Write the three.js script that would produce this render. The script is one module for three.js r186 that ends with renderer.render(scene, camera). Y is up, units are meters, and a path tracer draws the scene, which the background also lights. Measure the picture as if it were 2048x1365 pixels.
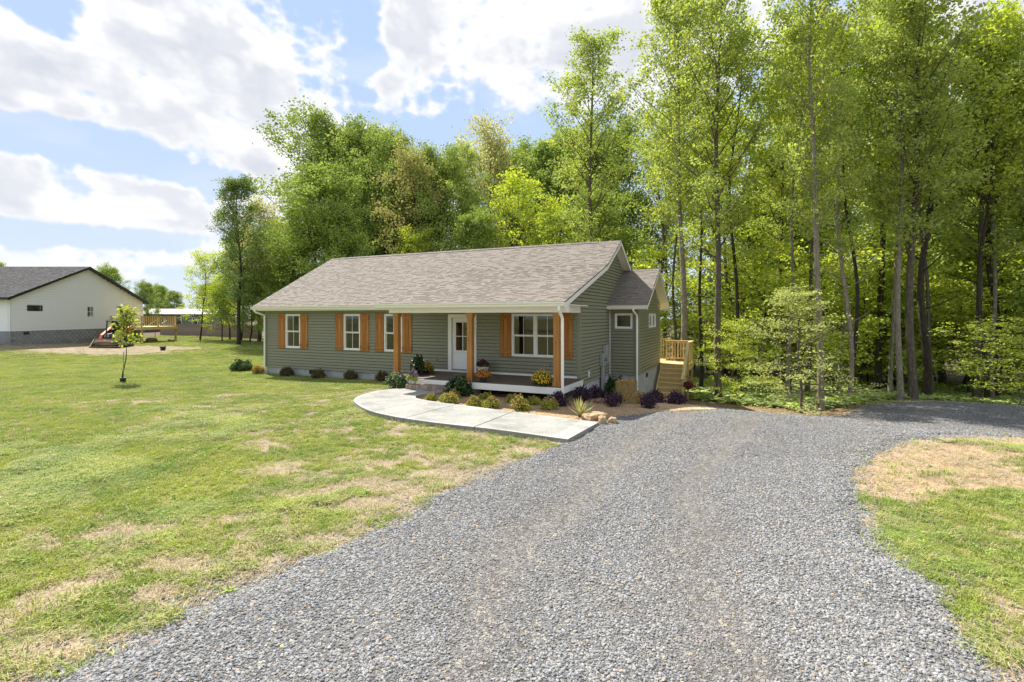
import * as THREE from 'three';
import { mergeGeometries } from 'three/addons/utils/BufferGeometryUtils.js';

// ---------------------------------------------------------------- camera, sky, sun, exposure
const scene = new THREE.Scene();
const EYE = 2.7;
const camera = new THREE.PerspectiveCamera(2 * Math.atan(733 / 1025) * 180 / Math.PI, 2048 / 1466, 0.1, 1500);
camera.position.set(0, EYE, 0);
camera.lookAt(0, EYE, -10);
camera.setViewOffset(2048, 1466, 0, 101, 2048, 1365);   // upright lens shifted, horizon a little above the middle
camera.updateProjectionMatrix();

const renderer = new THREE.WebGLRenderer();
renderer.toneMapping = THREE.LinearToneMapping;
renderer.toneMappingExposure = 2.0;
renderer.shadowMap.enabled = true;

const SUN = new THREE.Vector3(-0.615 * 0.629, 0.777, -0.788 * 0.629).normalize();
const sun = new THREE.DirectionalLight(new THREE.Color().setRGB(1.0, 0.94, 0.83), 5.0);
sun.name = 'sun';
sun.position.copy(SUN).multiplyScalar(120).add(new THREE.Vector3(0, 0, -25));
sun.target.position.set(0, 0, -25);
sun.castShadow = true;
sun.shadow.mapSize.set(4096, 4096);
sun.shadow.radius = 1;
Object.assign(sun.shadow.camera, { left: -70, right: 70, top: 70, bottom: -70, near: 1, far: 260 });
scene.add(sun, sun.target);

// ---------------------------------------------------------------- random numbers and noise
function rng(seed) {
  let s = seed >>> 0;
  return () => { s = (s + 0x6d2b79f5) | 0; let t = Math.imul(s ^ (s >>> 15), 1 | s); t = (t + Math.imul(t ^ (t >>> 7), 61 | t)) ^ t; return ((t ^ (t >>> 14)) >>> 0) / 4294967296; };
}
const hash = (x, y, s = 0) => { let h = Math.imul(x | 0, 374761393) + Math.imul(y | 0, 668265263) + Math.imul(s | 0, 2147483647 ^ 0x5bd1e995); h = Math.imul(h ^ (h >>> 13), 1274126177); return ((h ^ (h >>> 16)) >>> 0) / 4294967296; };
function vnoise(x, y, s = 0, per = 0) {
  const ix = Math.floor(x), iy = Math.floor(y), fx = x - ix, fy = y - iy, u = fx * fx * (3 - 2 * fx), v = fy * fy * (3 - 2 * fy);
  const w = per ? (k) => ((k % per) + per) % per : (k) => k;
  const a = hash(w(ix), w(iy), s), b = hash(w(ix + 1), w(iy), s), c = hash(w(ix), w(iy + 1), s), d = hash(w(ix + 1), w(iy + 1), s);
  return a + (b - a) * u + (c - a) * v + (a - b - c + d) * u * v;
}
function fbm(x, y, oct = 4, s = 0, per = 0) {
  let a = 0.5, t = 0, n = 0;
  for (let i = 0; i < oct; i++) { t += a * vnoise(x, y, s + i * 17, per); n += a; a *= 0.5; x *= 2; y *= 2; per *= 2; }
  return t / n;
}
const clamp = (x, a = 0, b = 1) => Math.min(b, Math.max(a, x));
const smooth = (a, b, x) => { const t = clamp((x - a) / (b - a)); return t * t * (3 - 2 * t); };
const mix = (a, b, t) => a + (b - a) * t;
const mix3 = (a, b, t) => [mix(a[0], b[0], t), mix(a[1], b[1], t), mix(a[2], b[2], t)];

// ---------------------------------------------------------------- the sky: blue air and broken cumulus, by azimuth and elevation in degrees
const CLOUDS = [];   // [azimuth, elevation, half width, half height, strength]
CLOUDS.push([-42, 20.5, 12, 4.5, 1], [-36, 25.5, 14, 6.5, 1], [-34, 18, 12, 6, 1], [-27, 22, 9, 7.5, 1], [-25.5, 16.5, 8, 5.8, 1], [-21, 14.5, 6, 6, 1], [-41, 17.5, 9, 2.6, 1], [-20.5, 19.5, 5, 4.2, 1],
  [-25, 12.2, 5, 3.4, 1], [-42.3, 24, 3, 2.8, -1.4], [-9.5, 27.5, 9, 5.5, 1], [-1.4, 29, 11, 6, 1], [7, 27.5, 11, 6, 1], [13.5, 28, 8, 5.5, 1], [-14, 24.5, 4.5, 3, 1], [1.5, 24, 5.5, 2.6, 0.9],
  [-35, 11, 7, 2.3, 1], [-32.5, 9.6, 6, 2, 1], [-38, 11.6, 4, 1.8, 0.9], [-44, 10.3, 5, 3, 1], [-41.5, 9, 4.5, 2.2, 1], [-39.5, 4.4, 8, 1.3, 0.75], [-43, 3.6, 5, 1, 0.7], [-31.5, 5.6, 3.8, 1.6, 0.7],
  [-37, 3.6, 6, 0.8, 0.6], [43, 24, 10, 5, 1], [24, 26, 8, 6, 0.9], [33, 12, 9, 4, 0.8], [8, 10, 6, 3, 0.7], [-8, 9, 5, 2.5, 0.7], [-16, 27, 2.6, 6, -0.9], [-6, 19, 8, 2.6, -0.8], [-41, 14.6, 9, 2.4, -1.3], [-30, 12.8, 5, 1.5, -0.9], [-40, 6.9, 11, 1.3, -1.0]);
{
  const r = rng(77);
  for (let i = 0; i < 190; i++) {
    const az = -180 + 360 * r(), el = 4 + 82 * Math.pow(r(), 1.3), w = (4 + 8 * r()) / Math.max(0.35, Math.cos(el * Math.PI / 180)), h = (2 + 3.2 * r()) * (0.5 + el / 50), k = 0.75 + 0.35 * r();
    if (Math.abs(az) > 56 || el > 38) CLOUDS.push([az, el, w, h, k]);
  }
}
const puff = (x, y, s) => { let t = 0, a = 0.5; for (let i = 0; i < 4; i++) { t += a * (Math.abs(2 * vnoise(x, y, s + i * 7) - 1) - 0.5); x = x * 2.1 + 3; y = y * 2.1 + 5; a *= 0.55; } return -t; };
function makeSky() {
  const W = 3072, Hh = 1536, data = new Float32Array(W * Hh * 4);
  const byCol = [];
  for (let c = 0; c < 360; c++) { const az = c - 180 + 0.5; byCol.push(CLOUDS.filter((q) => { const d = Math.abs(((az - q[0]) % 360 + 540) % 360 - 180); return d < q[2] * 1.6 + 2; })); }
  const field = (az, el, list) => {
    let f = -1.1;
    for (const q of list) {
      const da = (((az - q[0]) % 360 + 540) % 360 - 180) / q[2], de = (el - q[1]) / q[3], g = 1 - Math.sqrt(da * da + de * de);
      if (q[4] < 0) { if (g > 0) f += q[4] * g * 1.6; } else f = Math.max(f, g * q[4]) + (g > 0 && f > 0 ? 0.10 * g : 0);
    }
    return f;
  };
  for (let row = 0; row < Hh; row++) {
    const el = ((row + 0.5) / Hh - 0.5) * 180, y = Math.sin(el * Math.PI / 180);
    for (let col = 0; col < W; col++) {
      const o = (row * W + col) * 4; data[o + 3] = 1;
      const e = Math.max(0, el), t = Math.pow(e / 90, 0.55), low = Math.exp(-e / 7);
      let rgb = mix3([0.335, 0.415, 0.535], [0.20, 0.295, 0.49], t);
      rgb = mix3(rgb, [0.455, 0.485, 0.525], low * 0.85);
      if (el > -1) {
        // column 0 is azimuth atan2(z, x) = -180 degrees; forward (-z) is -90
        const ang = ((col + 0.5) / W - 0.5) * 360, az = ((ang + 90) % 360 + 540) % 360 - 180;
        const list = byCol[Math.min(359, Math.floor(az + 180))];
        const cz = Math.cos(e * Math.PI / 180), nx = (az * cz) / 5 + 40, ny = el / 3.6 + 3;
        const n = fbm(nx, ny, 6, 5) - 0.5, n2 = puff(nx * 1.5 + 9, ny * 1.5, 31);
        const base = field(az, el, list), n3 = fbm(nx * 6 + 2, ny * 6 + 4, 4, 61) - 0.5, f = base + n * 1.45 + n2 * 1.1;
        let a = smooth(-0.08, 0.55, f + n3 * 0.75);
        const thin = smooth(0.5, 0.75, fbm(nx * 0.5 + 70, ny * 1.2, 4, 53)) * 0.22;
        a = Math.max(a, thin);
        // sunlit tops, greyer cores and undersides
        const below = field(az, el + 1.1, list) + (fbm(nx, ny + 0.30, 5, 5) - 0.5) * 1.45 + 1.1 * puff(nx * 1.5 + 9 - 0.1, ny * 1.5 + 0.22, 31);
        const core = smooth(0.3, 1.0, f) * smooth(0.36, 0.60, fbm(nx * 1.1 + 20, ny * 1.3 + 7, 6, 91));
        const under = clamp((below - f) * 0.7 + 0.10);
        const lit = clamp(1 - 0.75 * core - 0.6 * under);
        const cl = mix3([0.36, 0.375, 0.42], [0.54, 0.54, 0.538], lit);
        rgb = mix3(rgb, mix3(cl, [0.49, 0.505, 0.53], low * 0.45), a);
      }
      data[o] = rgb[0]; data[o + 1] = rgb[1]; data[o + 2] = rgb[2];
    }
  }
  const t = new THREE.DataTexture(data, W, Hh, THREE.RGBAFormat, THREE.FloatType);
  t.mapping = THREE.EquirectangularReflectionMapping; t.magFilter = THREE.LinearFilter; t.needsUpdate = true;
  return t;
}
scene.background = makeSky();
scene.environment = scene.background;

// ---------------------------------------------------------------- textures
function tex(w, h, fn, srgb = true) {
  const d = new Uint8Array(w * h * 4);
  for (let y = 0; y < h; y++) for (let x = 0; x < w; x++) {
    const c = fn(x / w, y / h, x, y), o = (y * w + x) * 4;
    for (let k = 0; k < 3; k++) d[o + k] = clamp(Math.round(255 * (c.length ? c[k] : c)), 0, 255);
    d[o + 3] = 255;
  }
  const t = new THREE.DataTexture(d, w, h); t.wrapS = t.wrapT = THREE.RepeatWrapping; t.magFilter = THREE.LinearFilter; t.minFilter = THREE.LinearMipmapLinearFilter; t.generateMipmaps = true;
  if (srgb) t.colorSpace = THREE.SRGBColorSpace;
  t.needsUpdate = true;
  return t;
}
const sized = (t, m, n = m) => { const c = t.clone(); c.repeat.set(1 / m, 1 / n); c.needsUpdate = true; return c; };   // a texture that spans m metres of metric uv

// mottled grain around 1, multiplied with colours
const grainTex = tex(512, 512, (u, v) => { const a = fbm(u * 8, v * 8, 6, 3, 8), b = fbm(u * 64, v * 64, 3, 8, 64); const g = 0.72 + 0.25 * a + 0.22 * (b - 0.5) * 1.6; return [g, g, g]; });
const soilTex = tex(1024, 1024, (u, v) => {
  const a = fbm(u * 6, v * 6, 6, 21, 6), b = fbm(u * 90, v * 90, 3, 23, 90), c = vnoise(u * 260, v * 260, 25, 260);
  const k = 0.62 + 0.28 * a + 0.32 * (b - 0.5) + 0.22 * (c - 0.5);
  return [k * 1.02, k, k * 0.97];
});
const soilBump = tex(512, 512, (u, v) => fbm(u * 20, v * 20, 6, 21, 20), false);
function worley(u, v, n, s) {
  const x = u * n, y = v * n, ix = Math.floor(x), iy = Math.floor(y); let d1 = 9, d2 = 9, id = 0;
  for (let j = -1; j <= 1; j++) for (let i = -1; i <= 1; i++) {
    const cx = ((ix + i) % n + n) % n, cy = ((iy + j) % n + n) % n, px = ix + i + hash(cx, cy, s), py = iy + j + hash(cx, cy, s + 1), d = Math.hypot(px - x, py - y);
    if (d < d1) { d2 = d1; d1 = d; id = hash(cx, cy, s + 2); } else if (d < d2) d2 = d;
  }
  return [d1, d2, id];
}
const gravelTex = tex(1024, 1024, (u, v) => {
  const [a, b, id] = worley(u, v, 46, 5), [a2, b2, id2] = worley(u, v, 110, 15), big = id > 0.25;
  const tone = big ? 0.48 + 0.30 * id : 0.42 + 0.28 * id2, w = fbm(u * 40, v * 40, 4, 9, 40);
  let k = tone + 0.16 * (w - 0.5);
  const warm = (big ? id : id2) > 0.955 ? 0.05 : 0;
  return [k * 1.01 + warm, k + warm * 0.3, k * 0.985 - warm];
});
const gravelBump = tex(1024, 1024, (u, v) => { const [a, b, id] = worley(u, v, 46, 5), [a2, b2] = worley(u, v, 110, 15); return id > 0.25 ? clamp(0.25 + 0.6 * smooth(0.02, 0.35, b - a) * (0.6 + 0.4 * id)) : clamp(0.1 + 0.3 * smooth(0.02, 0.4, b2 - a2)); }, false);
const woodTex = tex(256, 1024, (u, v) => {   // with a few knots   // grain runs along v
  const w = fbm(u * 3, v * 2, 3, 40, 0), g = fbm(u * 26 + w * 5, v * 3, 4, 41, 0), f = vnoise(u * 120, v * 14, 42, 0), k = 0.72 + 0.32 * g + 0.12 * (f - 0.5);
  const kn = worley(u * 0.5, v, 5, 44), knot = smooth(0.10, 0.04, Math.hypot(kn[0], 0)) * (kn[2] > 0.55 ? 1 : 0), q = k * (1 - 0.45 * knot) * (0.9 + 0.2 * w);
  return [q, q * 0.985, q * 0.96];
});
const barkTex = tex(256, 512, (u, v) => {
  const w = fbm(u * 4, v * 4, 4, 50, 4), f = fbm(u * 24 + 3 * w, v * 8, 5, 51, 0), l = smooth(0.55, 0.75, fbm(u * 6, v * 9, 4, 52, 0)), k = 0.45 + 0.5 * f;
  return mix3([k, k * 0.97, k * 0.92], [0.92, 0.95, 0.9], l * 0.5);
});
const barkBump = tex(256, 512, (u, v) => { const w = fbm(u * 4, v * 4, 4, 50, 4); return fbm(u * 24 + 3 * w, v * 8, 5, 51, 0); }, false);
const concreteTex = tex(1024, 1024, (u, v) => {
  const a = fbm(u * 5, v * 5, 6, 60, 5), b = fbm(u * 150, v * 12, 2, 61, 0), c = vnoise(u * 330, v * 330, 62, 330), st = smooth(0.55, 0.72, fbm(u * 3, v * 3, 5, 64, 3)), k = 0.78 + 0.22 * a + 0.09 * (b - 0.5) + 0.07 * (c - 0.5) - 0.07 * st;
  return [k, k * 0.997, k * 0.985];
});
const pargeTex = tex(512, 512, (u, v) => {
  const a = fbm(u * 4, v * 4, 6, 66, 4), st = smooth(0.56, 0.8, fbm(u * 14, v * 3, 4, 67, 0)), k = 0.76 + 0.22 * a;
  return mix3([k, k, k], [0.62, 0.55, 0.47], 0.35 * st);
});
const granuleTex = tex(512, 512, (u, v) => { const a = vnoise(u * 230, v * 230, 70, 230), b = fbm(u * 14, v * 14, 4, 71, 14), k = 0.72 + 0.30 * (a - 0.2) + 0.12 * (b - 0.5); return [k, k, k]; });
const sidingBump = tex(256, 256, (u, v) => fbm(u * 4, v * 70, 3, 80, 0), false);
const strawTex = tex(512, 512, (u, v) => { const a = fbm(u * 60 + 9 * fbm(u * 5, v * 5, 3, 84, 5), v * 22, 4, 85, 0), b = fbm(u * 22, v * 70 + 8 * fbm(u * 6, v * 6, 3, 86, 6), 4, 87, 0), k = 0.5 + 0.6 * Math.max(a, b); return [k, k * 0.97, k * 0.9]; });

// ---------------------------------------------------------------- materials (linear base colours)
const col = (r, g, b) => new THREE.Color().setRGB(r, g, b);
const std = (o) => new THREE.MeshStandardMaterial({ roughness: 0.8, metalness: 0, ...o });
const leafMat = (o = {}) => new THREE.MeshPhysicalMaterial({ roughness: 1, transmission: 0.5, thickness: 0, vertexColors: true, side: THREE.DoubleSide, ...o });
const M = {
  lawn: std({ vertexColors: true, map: sized(soilTex, 2.3), bumpMap: sized(soilBump, 1.7), bumpScale: 0.03, roughness: 1 }),
  gravel: std({ vertexColors: true, map: sized(gravelTex, 1.6), bumpMap: sized(gravelBump, 1.6), bumpScale: 0.02, roughness: 0.95 }),
  mulch: std({ color: col(0.57, 0.43, 0.29), map: sized(strawTex, 0.9), bumpMap: sized(strawTex, 0.9), bumpScale: 0.02, roughness: 1 }),
  stone: std({ roughness: 0.9 }),
  siding: std({ color: col(0.238, 0.238, 0.166), roughness: 0.55, bumpMap: sized(sidingBump, 0.6), bumpScale: 0.0012 }),
  sidingTrim: std({ color: col(0.238, 0.238, 0.166), roughness: 0.55 }),
  whitePaint: std({ color: col(0.84, 0.83, 0.79), roughness: 0.45 }),
  gutter: std({ color: col(0.86, 0.84, 0.76), roughness: 0.32 }),
  vinyl: std({ color: col(0.80, 0.80, 0.78), roughness: 0.35 }),
  doorPaint: std({ color: col(0.80, 0.81, 0.82), roughness: 0.4 }),
  cedar: std({ color: col(0.52, 0.215, 0.034), map: sized(woodTex, 0.35, 1.4), roughness: 0.6 }),
  cedarB: std({ color: col(0.43, 0.165, 0.026), map: sized(woodTex, 0.31, 1.2), roughness: 0.6 }),
  post: std({ color: col(0.49, 0.225, 0.050), map: sized(woodTex, 0.4, 1.6), roughness: 0.6 }),
  pine: std({ color: col(0.82, 0.64, 0.32), map: sized(woodTex, 0.3, 1.1), roughness: 0.75 }),
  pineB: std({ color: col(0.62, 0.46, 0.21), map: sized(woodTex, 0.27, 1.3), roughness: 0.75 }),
  deckBrown: std({ color: col(0.135, 0.100, 0.080), map: sized(woodTex, 0.3, 1.5), roughness: 0.65 }),
  deckBrownB: std({ color: col(0.120, 0.090, 0.072), map: sized(woodTex, 0.33, 1.2), roughness: 0.65 }),
  shingle: std({ vertexColors: true, map: sized(granuleTex, 0.55), roughness: 0.95 }),
  parge: std({ color: col(0.56, 0.57, 0.58), map: sized(pargeTex, 2.1), roughness: 0.95 }),
  concrete: std({ color: col(0.36, 0.36, 0.35), vertexColors: true, map: sized(concreteTex, 1.9), roughness: 0.9 }),
  block: std({ color: col(0.34, 0.345, 0.355), map: sized(pargeTex, 2.7), roughness: 0.95 }),
  glass: new THREE.MeshPhysicalMaterial({ color: col(0.93, 0.96, 0.95), roughness: 0.02, transmission: 1, thickness: 0, ior: 1.75 }),
  dark: std({ color: col(0.012, 0.012, 0.012), roughness: 0.7 }),
  room: std({ color: col(0.12, 0.11, 0.10), roughness: 0.9 }),
  metal: std({ color: col(0.36, 0.37, 0.38), roughness: 0.5, metalness: 0.3 }),
  black: std({ color: col(0.016, 0.017, 0.020), roughness: 0.5 }),
  brick: [0, 1, 2, 3].map((k) => std({ color: col(...[[0.36, 0.26, 0.19], [0.42, 0.33, 0.26], [0.30, 0.205, 0.15], [0.46, 0.38, 0.31]][k]), map: sized(grainTex, 0.3), roughness: 0.95 })),
  mortar: std({ color: col(0.40, 0.37, 0.33), roughness: 1 }),
  bark: std({ color: col(0.26, 0.235, 0.20), map: sized(barkTex, 0.8, 1.6), bumpMap: sized(barkBump, 0.8, 1.6), bumpScale: 0.03, roughness: 1 }),
  barkPale: std({ color: col(0.50, 0.47, 0.41), map: sized(barkTex, 0.9, 1.5), bumpMap: sized(barkBump, 0.9, 1.5), bumpScale: 0.02, roughness: 1 }),
  barkDark: std({ color: col(0.115, 0.098, 0.082), map: sized(barkTex, 0.7, 1.4), bumpMap: sized(barkBump, 0.7, 1.4), bumpScale: 0.03, roughness: 1 }),
  leaf: leafMat(), leafDense: leafMat({ transmission: 0.34 }),
  shrub: leafMat({ transmission: 0.2 }),
  glossLeaf: new THREE.MeshPhysicalMaterial({ vertexColors: true, roughness: 0.42, side: THREE.DoubleSide }),
  petal: leafMat({ transmission: 0.25 }),
  grass: new THREE.MeshPhysicalMaterial({ roughness: 1, transmission: 0.35, thickness: 0, side: THREE.DoubleSide }),
  sandstone: std({ color: col(0.60, 0.42, 0.25), map: sized(grainTex, 0.5), bumpMap: sized(soilBump, 0.6), bumpScale: 0.02, roughness: 0.95 }),
  fieldstone: std({ color: col(0.30, 0.185, 0.12), map: sized(grainTex, 0.5), bumpMap: sized(soilBump, 0.6), bumpScale: 0.02, roughness: 0.95 }),
  straw: std({ color: col(0.30, 0.205, 0.085), map: sized(strawTex, 0.4), roughness: 1 }),
  potWhite: std({ color: col(0.74, 0.73, 0.70), roughness: 0.5 }),
  potTeal: std({ color: col(0.03, 0.07, 0.08), roughness: 0.4 }),
  whiteSiding: std({ color: col(0.86, 0.87, 0.90), roughness: 0.6 }),
  darkShingle: std({ vertexColors: true, map: sized(granuleTex, 0.6), roughness: 0.95 }),
  redPaint: std({ color: col(0.50, 0.075, 0.03), roughness: 0.65 }),
  tread: std({ color: col(0.03, 0.029, 0.028), roughness: 0.8 }),
  steel: std({ color: col(0.30, 0.27, 0.23), roughness: 0.55, metalness: 0.4 }),
  dirt: std({ color: col(0.34, 0.24, 0.16), map: sized(soilTex, 1.1), roughness: 1 }),
  sage: std({ color: col(0.15, 0.20, 0.155), roughness: 0.6 }),
  palegrey: std({ color: col(0.19, 0.20, 0.20), roughness: 0.6 }),
  fence: std({ color: col(0.27, 0.22, 0.17), map: sized(woodTex, 0.5, 1.5), roughness: 0.9 }),
  asphalt: std({ color: col(0.06, 0.06, 0.062), map: sized(grainTex, 1.5), roughness: 0.9 }),
};

// ---------------------------------------------------------------- building helpers
const taken = new Map();
function numbered(name) { const n = taken.get(name) ?? 0; taken.set(name, n + 1); return n ? name + '_' + String(n).padStart(3, '0') : name; }
function tag(o, label, category, group, kind) { Object.assign(o.userData, label ? { label } : {}, category ? { category } : {}, group ? { group } : {}, kind ? { kind } : {}); return o; }
function thing(name, label, category, pos = [0, 0, 0], turn = 0, group) {
  const o = new THREE.Group(); o.name = numbered(name); o.position.set(...pos); o.rotation.y = turn; scene.add(o);
  return tag(o, label, category, group);
}
function mesh(name, geo, mat, parent) {
  const o = new THREE.Mesh(geo, mat); o.name = parent ? name : numbered(name); o.castShadow = o.receiveShadow = true; (parent ?? scene).add(o); return o;
}
function group(name, parent, pos = [0, 0, 0], turn = 0) { const g = new THREE.Group(); g.name = name; g.position.set(...pos); g.rotation.y = turn; parent.add(g); return g; }
function plain(g) {   // one common form, with uv in metres
  let o = g.index ? g.toNonIndexed() : g;
  if (!o.attributes.normal) o.computeVertexNormals();
  const p = o.attributes.position, n = o.attributes.normal, uv = new Float32Array(p.count * 2), a = new THREE.Vector3(), b = new THREE.Vector3(), c = new THREE.Vector3();
  for (let i = 0; i < p.count; i += 3) {
    a.fromBufferAttribute(p, i); b.fromBufferAttribute(p, i + 1).sub(a); c.fromBufferAttribute(p, i + 2).sub(a); b.cross(c);
    const x = Math.abs(b.x), y = Math.abs(b.y), z = Math.abs(b.z);
    for (let k = i; k < i + 3; k++) {
      const q = [p.getX(k), p.getY(k), p.getZ(k)];
      const s = y >= x && y >= z ? [q[0], q[2]] : x >= z ? [q[2], q[1]] : [q[0], q[1]];
      uv[k * 2] = s[0]; uv[k * 2 + 1] = s[1];
    }
  }
  const r = new THREE.BufferGeometry();
  r.setAttribute('position', p); r.setAttribute('normal', n); r.setAttribute('uv', new THREE.BufferAttribute(uv, 2));
  return r;
}
const merge = (list) => mergeGeometries(list.map((g) => plain(g)));
// a box from corner to corner with chamfered edges
function box(x0, x1, y0, y1, z0, z1, ch = 0) {
  const w = x1 - x0, h = y1 - y0, d = z1 - z0, c = Math.min(ch, w / 3, h / 3, d / 3);
  let g;
  if (c <= 0) g = new THREE.BoxGeometry(w, h, d);
  else {
    const s = new THREE.Shape(); const X = w / 2 - c, Y = h / 2 - c;
    s.moveTo(-X, -Y); s.lineTo(X, -Y); s.lineTo(X, Y); s.lineTo(-X, Y); s.closePath();
    g = new THREE.ExtrudeGeometry(s, { depth: d - 2 * c, bevelEnabled: true, bevelThickness: c, bevelSize: c, bevelSegments: 1, steps: 1 });
    g.translate(0, 0, -(d - 2 * c) / 2);
  }
  g.translate((x0 + x1) / 2, (y0 + y1) / 2, (z0 + z1) / 2);
  return plain(g);
}
// swap which axis wood grain follows: uv v along the given direction is y by default; along(g) turns it
function along(g) { const uv = g.attributes.uv; for (let i = 0; i < uv.count; i++) { const a = uv.getX(i); uv.setXY(i, uv.getY(i), a); } return g; }
// a polygon in two axes pushed along a third: map(p, q, a) -> [x, y, z]
function prism(pts, a0, a1, map) {
  const v2 = pts.map(([p, q]) => new THREE.Vector2(p, q));
  if (THREE.ShapeUtils.isClockWise(v2)) { v2.reverse(); }
  const tri = THREE.ShapeUtils.triangulateShape(v2, []), out = [];
  const P = (i, a) => map(v2[i].x, v2[i].y, a);
  for (const [i, j, k] of tri) { out.push(P(i, a1), P(j, a1), P(k, a1), P(i, a0), P(k, a0), P(j, a0)); }
  for (let i = 0; i < v2.length; i++) { const j = (i + 1) % v2.length; out.push(P(i, a0), P(j, a0), P(j, a1), P(i, a0), P(j, a1), P(i, a1)); }
  const g = new THREE.BufferGeometry(); g.setAttribute('position', new THREE.Float32BufferAttribute(out.flat(), 3)); g.computeVertexNormals();
  return plain(g);
}
const alongX = (z, y, x) => [x, y, z], alongZ = (x, y, z) => [x, y, z], alongY = (x, z, y) => [x, y, z];
function cyl(r0, r1, y0, y1, x = 0, z = 0, seg = 16) { const g = new THREE.CylinderGeometry(r1, r0, y1 - y0, seg); g.translate(x, (y0 + y1) / 2, z); return plain(g); }
function tubePath(pts, r, seg = 8, steps = 24) { return plain(new THREE.TubeGeometry(new THREE.CatmullRomCurve3(pts.map((p) => new THREE.Vector3(...p)), false, 'catmullrom', 0.1), steps, r, seg)); }
// a bar of rectangular section from a to b (b above or beside a), used for rails
function bar(a, b, w, h) {
  const A = new THREE.Vector3(...a), B = new THREE.Vector3(...b), g = new THREE.BoxGeometry(w, h, A.distanceTo(B));
  g.applyMatrix4(new THREE.Matrix4().lookAt(A, B, new THREE.Vector3(0, 1, 0))); g.translate((A.x + B.x) / 2, (A.y + B.y) / 2, (A.z + B.z) / 2);
  return plain(g);
}

// ---------------------------------------------------------------- terrain; d is the distance ahead of the camera (minus z)
const DRIVE = [[-4.6, -14], [-4.3, 0], [-3.62, 3.6], [-3.15, 4.3], [-2.68, 5.05], [-1.95, 6.0], [-1.26, 7.3], [-0.25, 8.95], [0.75, 10.2], [1.25, 10.75], [1.75, 11.8], [2.2, 12.7], [2.55, 13.5], [3.2, 14.0], [4.1, 14.4], [5.6, 15.0], [6.4, 16.2], [6.7, 18.5],
  [6.5, 20.4], [7.9, 21.0], [8.3, 19.2], [8.9, 17.8], [10.2, 17.7], [11.6, 18.0], [13.4, 19.6], [15.5, 20.2], [18.5, 19.5], [23, 18.3], [30, 17.2], [42, 16], [42, 12.5], [24, 13.6], [16.5, 13.6], [12.6, 12.9], [10.2, 12.0], [8.1, 10.75], [6.7, 9.7], [5.75, 8.8], [5.2, 7.75], [4.5, 6.2], [4.05, 5.05], [3.82, 4.4], [3.6, 3.6], [3.9, 0], [4.6, -14]];
const BED = [[-3.0, 17.4], [-3.1, 16.2], [-2.85, 15.5], [-2.1, 14.8], [-0.9, 14.15], [0.4, 13.45], [1.6, 12.85], [2.2, 12.6], [2.75, 13.45], [3.4, 13.9], [4.4, 14.5], [5.7, 15.3], [6.5, 16.6], [6.6, 18.6], [6.4, 20.2], [5.2, 20.4], [3.9, 20.8], [2.2, 17.4], [1.2, 17.2]];
function sdPoly(poly, x, y) {   // negative inside
  let d = 1e9, inside = false;
  for (let i = 0, j = poly.length - 1; i < poly.length; j = i++) {
    const [ax, ay] = poly[i], [bx, by] = poly[j], ex = bx - ax, ey = by - ay, wx = x - ax, wy = y - ay, t = clamp((wx * ex + wy * ey) / (ex * ex + ey * ey));
    d = Math.min(d, (wx - ex * t) ** 2 + (wy - ey * t) ** 2);
    if (ay > y !== by > y && x < (ex * (y - ay)) / ey + ax) inside = !inside;
  }
  return (inside ? -1 : 1) * Math.sqrt(d);
}
const gauss = (x, d, cx, cd, r) => Math.exp(-((x - cx) ** 2 + (d - cd) ** 2) / (r * r));
function ground(x, d) {
  const p = 0.6 * x + 0.8 * d, side = smooth(-14, 2, x);
  let h = -1.2 * smooth(13.5, 24, p) * side - 0.03 * Math.max(0, Math.min(p, 70) - 24) * side;
  h += 0.15 * gauss(x, d, -3.6, 17.6, 4.2);
  h += 0.62 * gauss(x, d, 16.5, 18.6, 4.6) + 0.35 * gauss(x, d, 25, 16.5, 6);
  h += 0.22 * smooth(30, 42, d) * (1 - side) + 0.85 * gauss(x, d, -41, 35, 7.5);
  h += 0.05 * (fbm(x * 0.5 + 50, d * 0.5 + 50, 3, 11) - 0.5) + 0.22 * (fbm(x * 0.06 + 9, d * 0.06 + 4, 2, 12) - 0.5) * smooth(24, 60, Math.hypot(x, d));
  return h;
}
const laneC = (d) => 0.1 + 0.055 * d * d * 0.5 + 0.02 * d;
function lane(x, d) { const c = laneC(d), w = (fbm(x * 1.1 + 2, d * 0.5, 3, 81) - 0.5) * 0.9; return (d < 13 ? 1 : Math.max(0, 1 - (d - 13) / 3)) * Math.max(Math.exp(-(((x - c - 0.95 + w) / 0.36) ** 2)), Math.exp(-(((x - c + 0.95 + w) / 0.36) ** 2))); }
const sdDrive = (x, d) => sdPoly(DRIVE, x, d);
const sdBed = (x, d) => sdPoly(BED, x, d);
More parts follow.
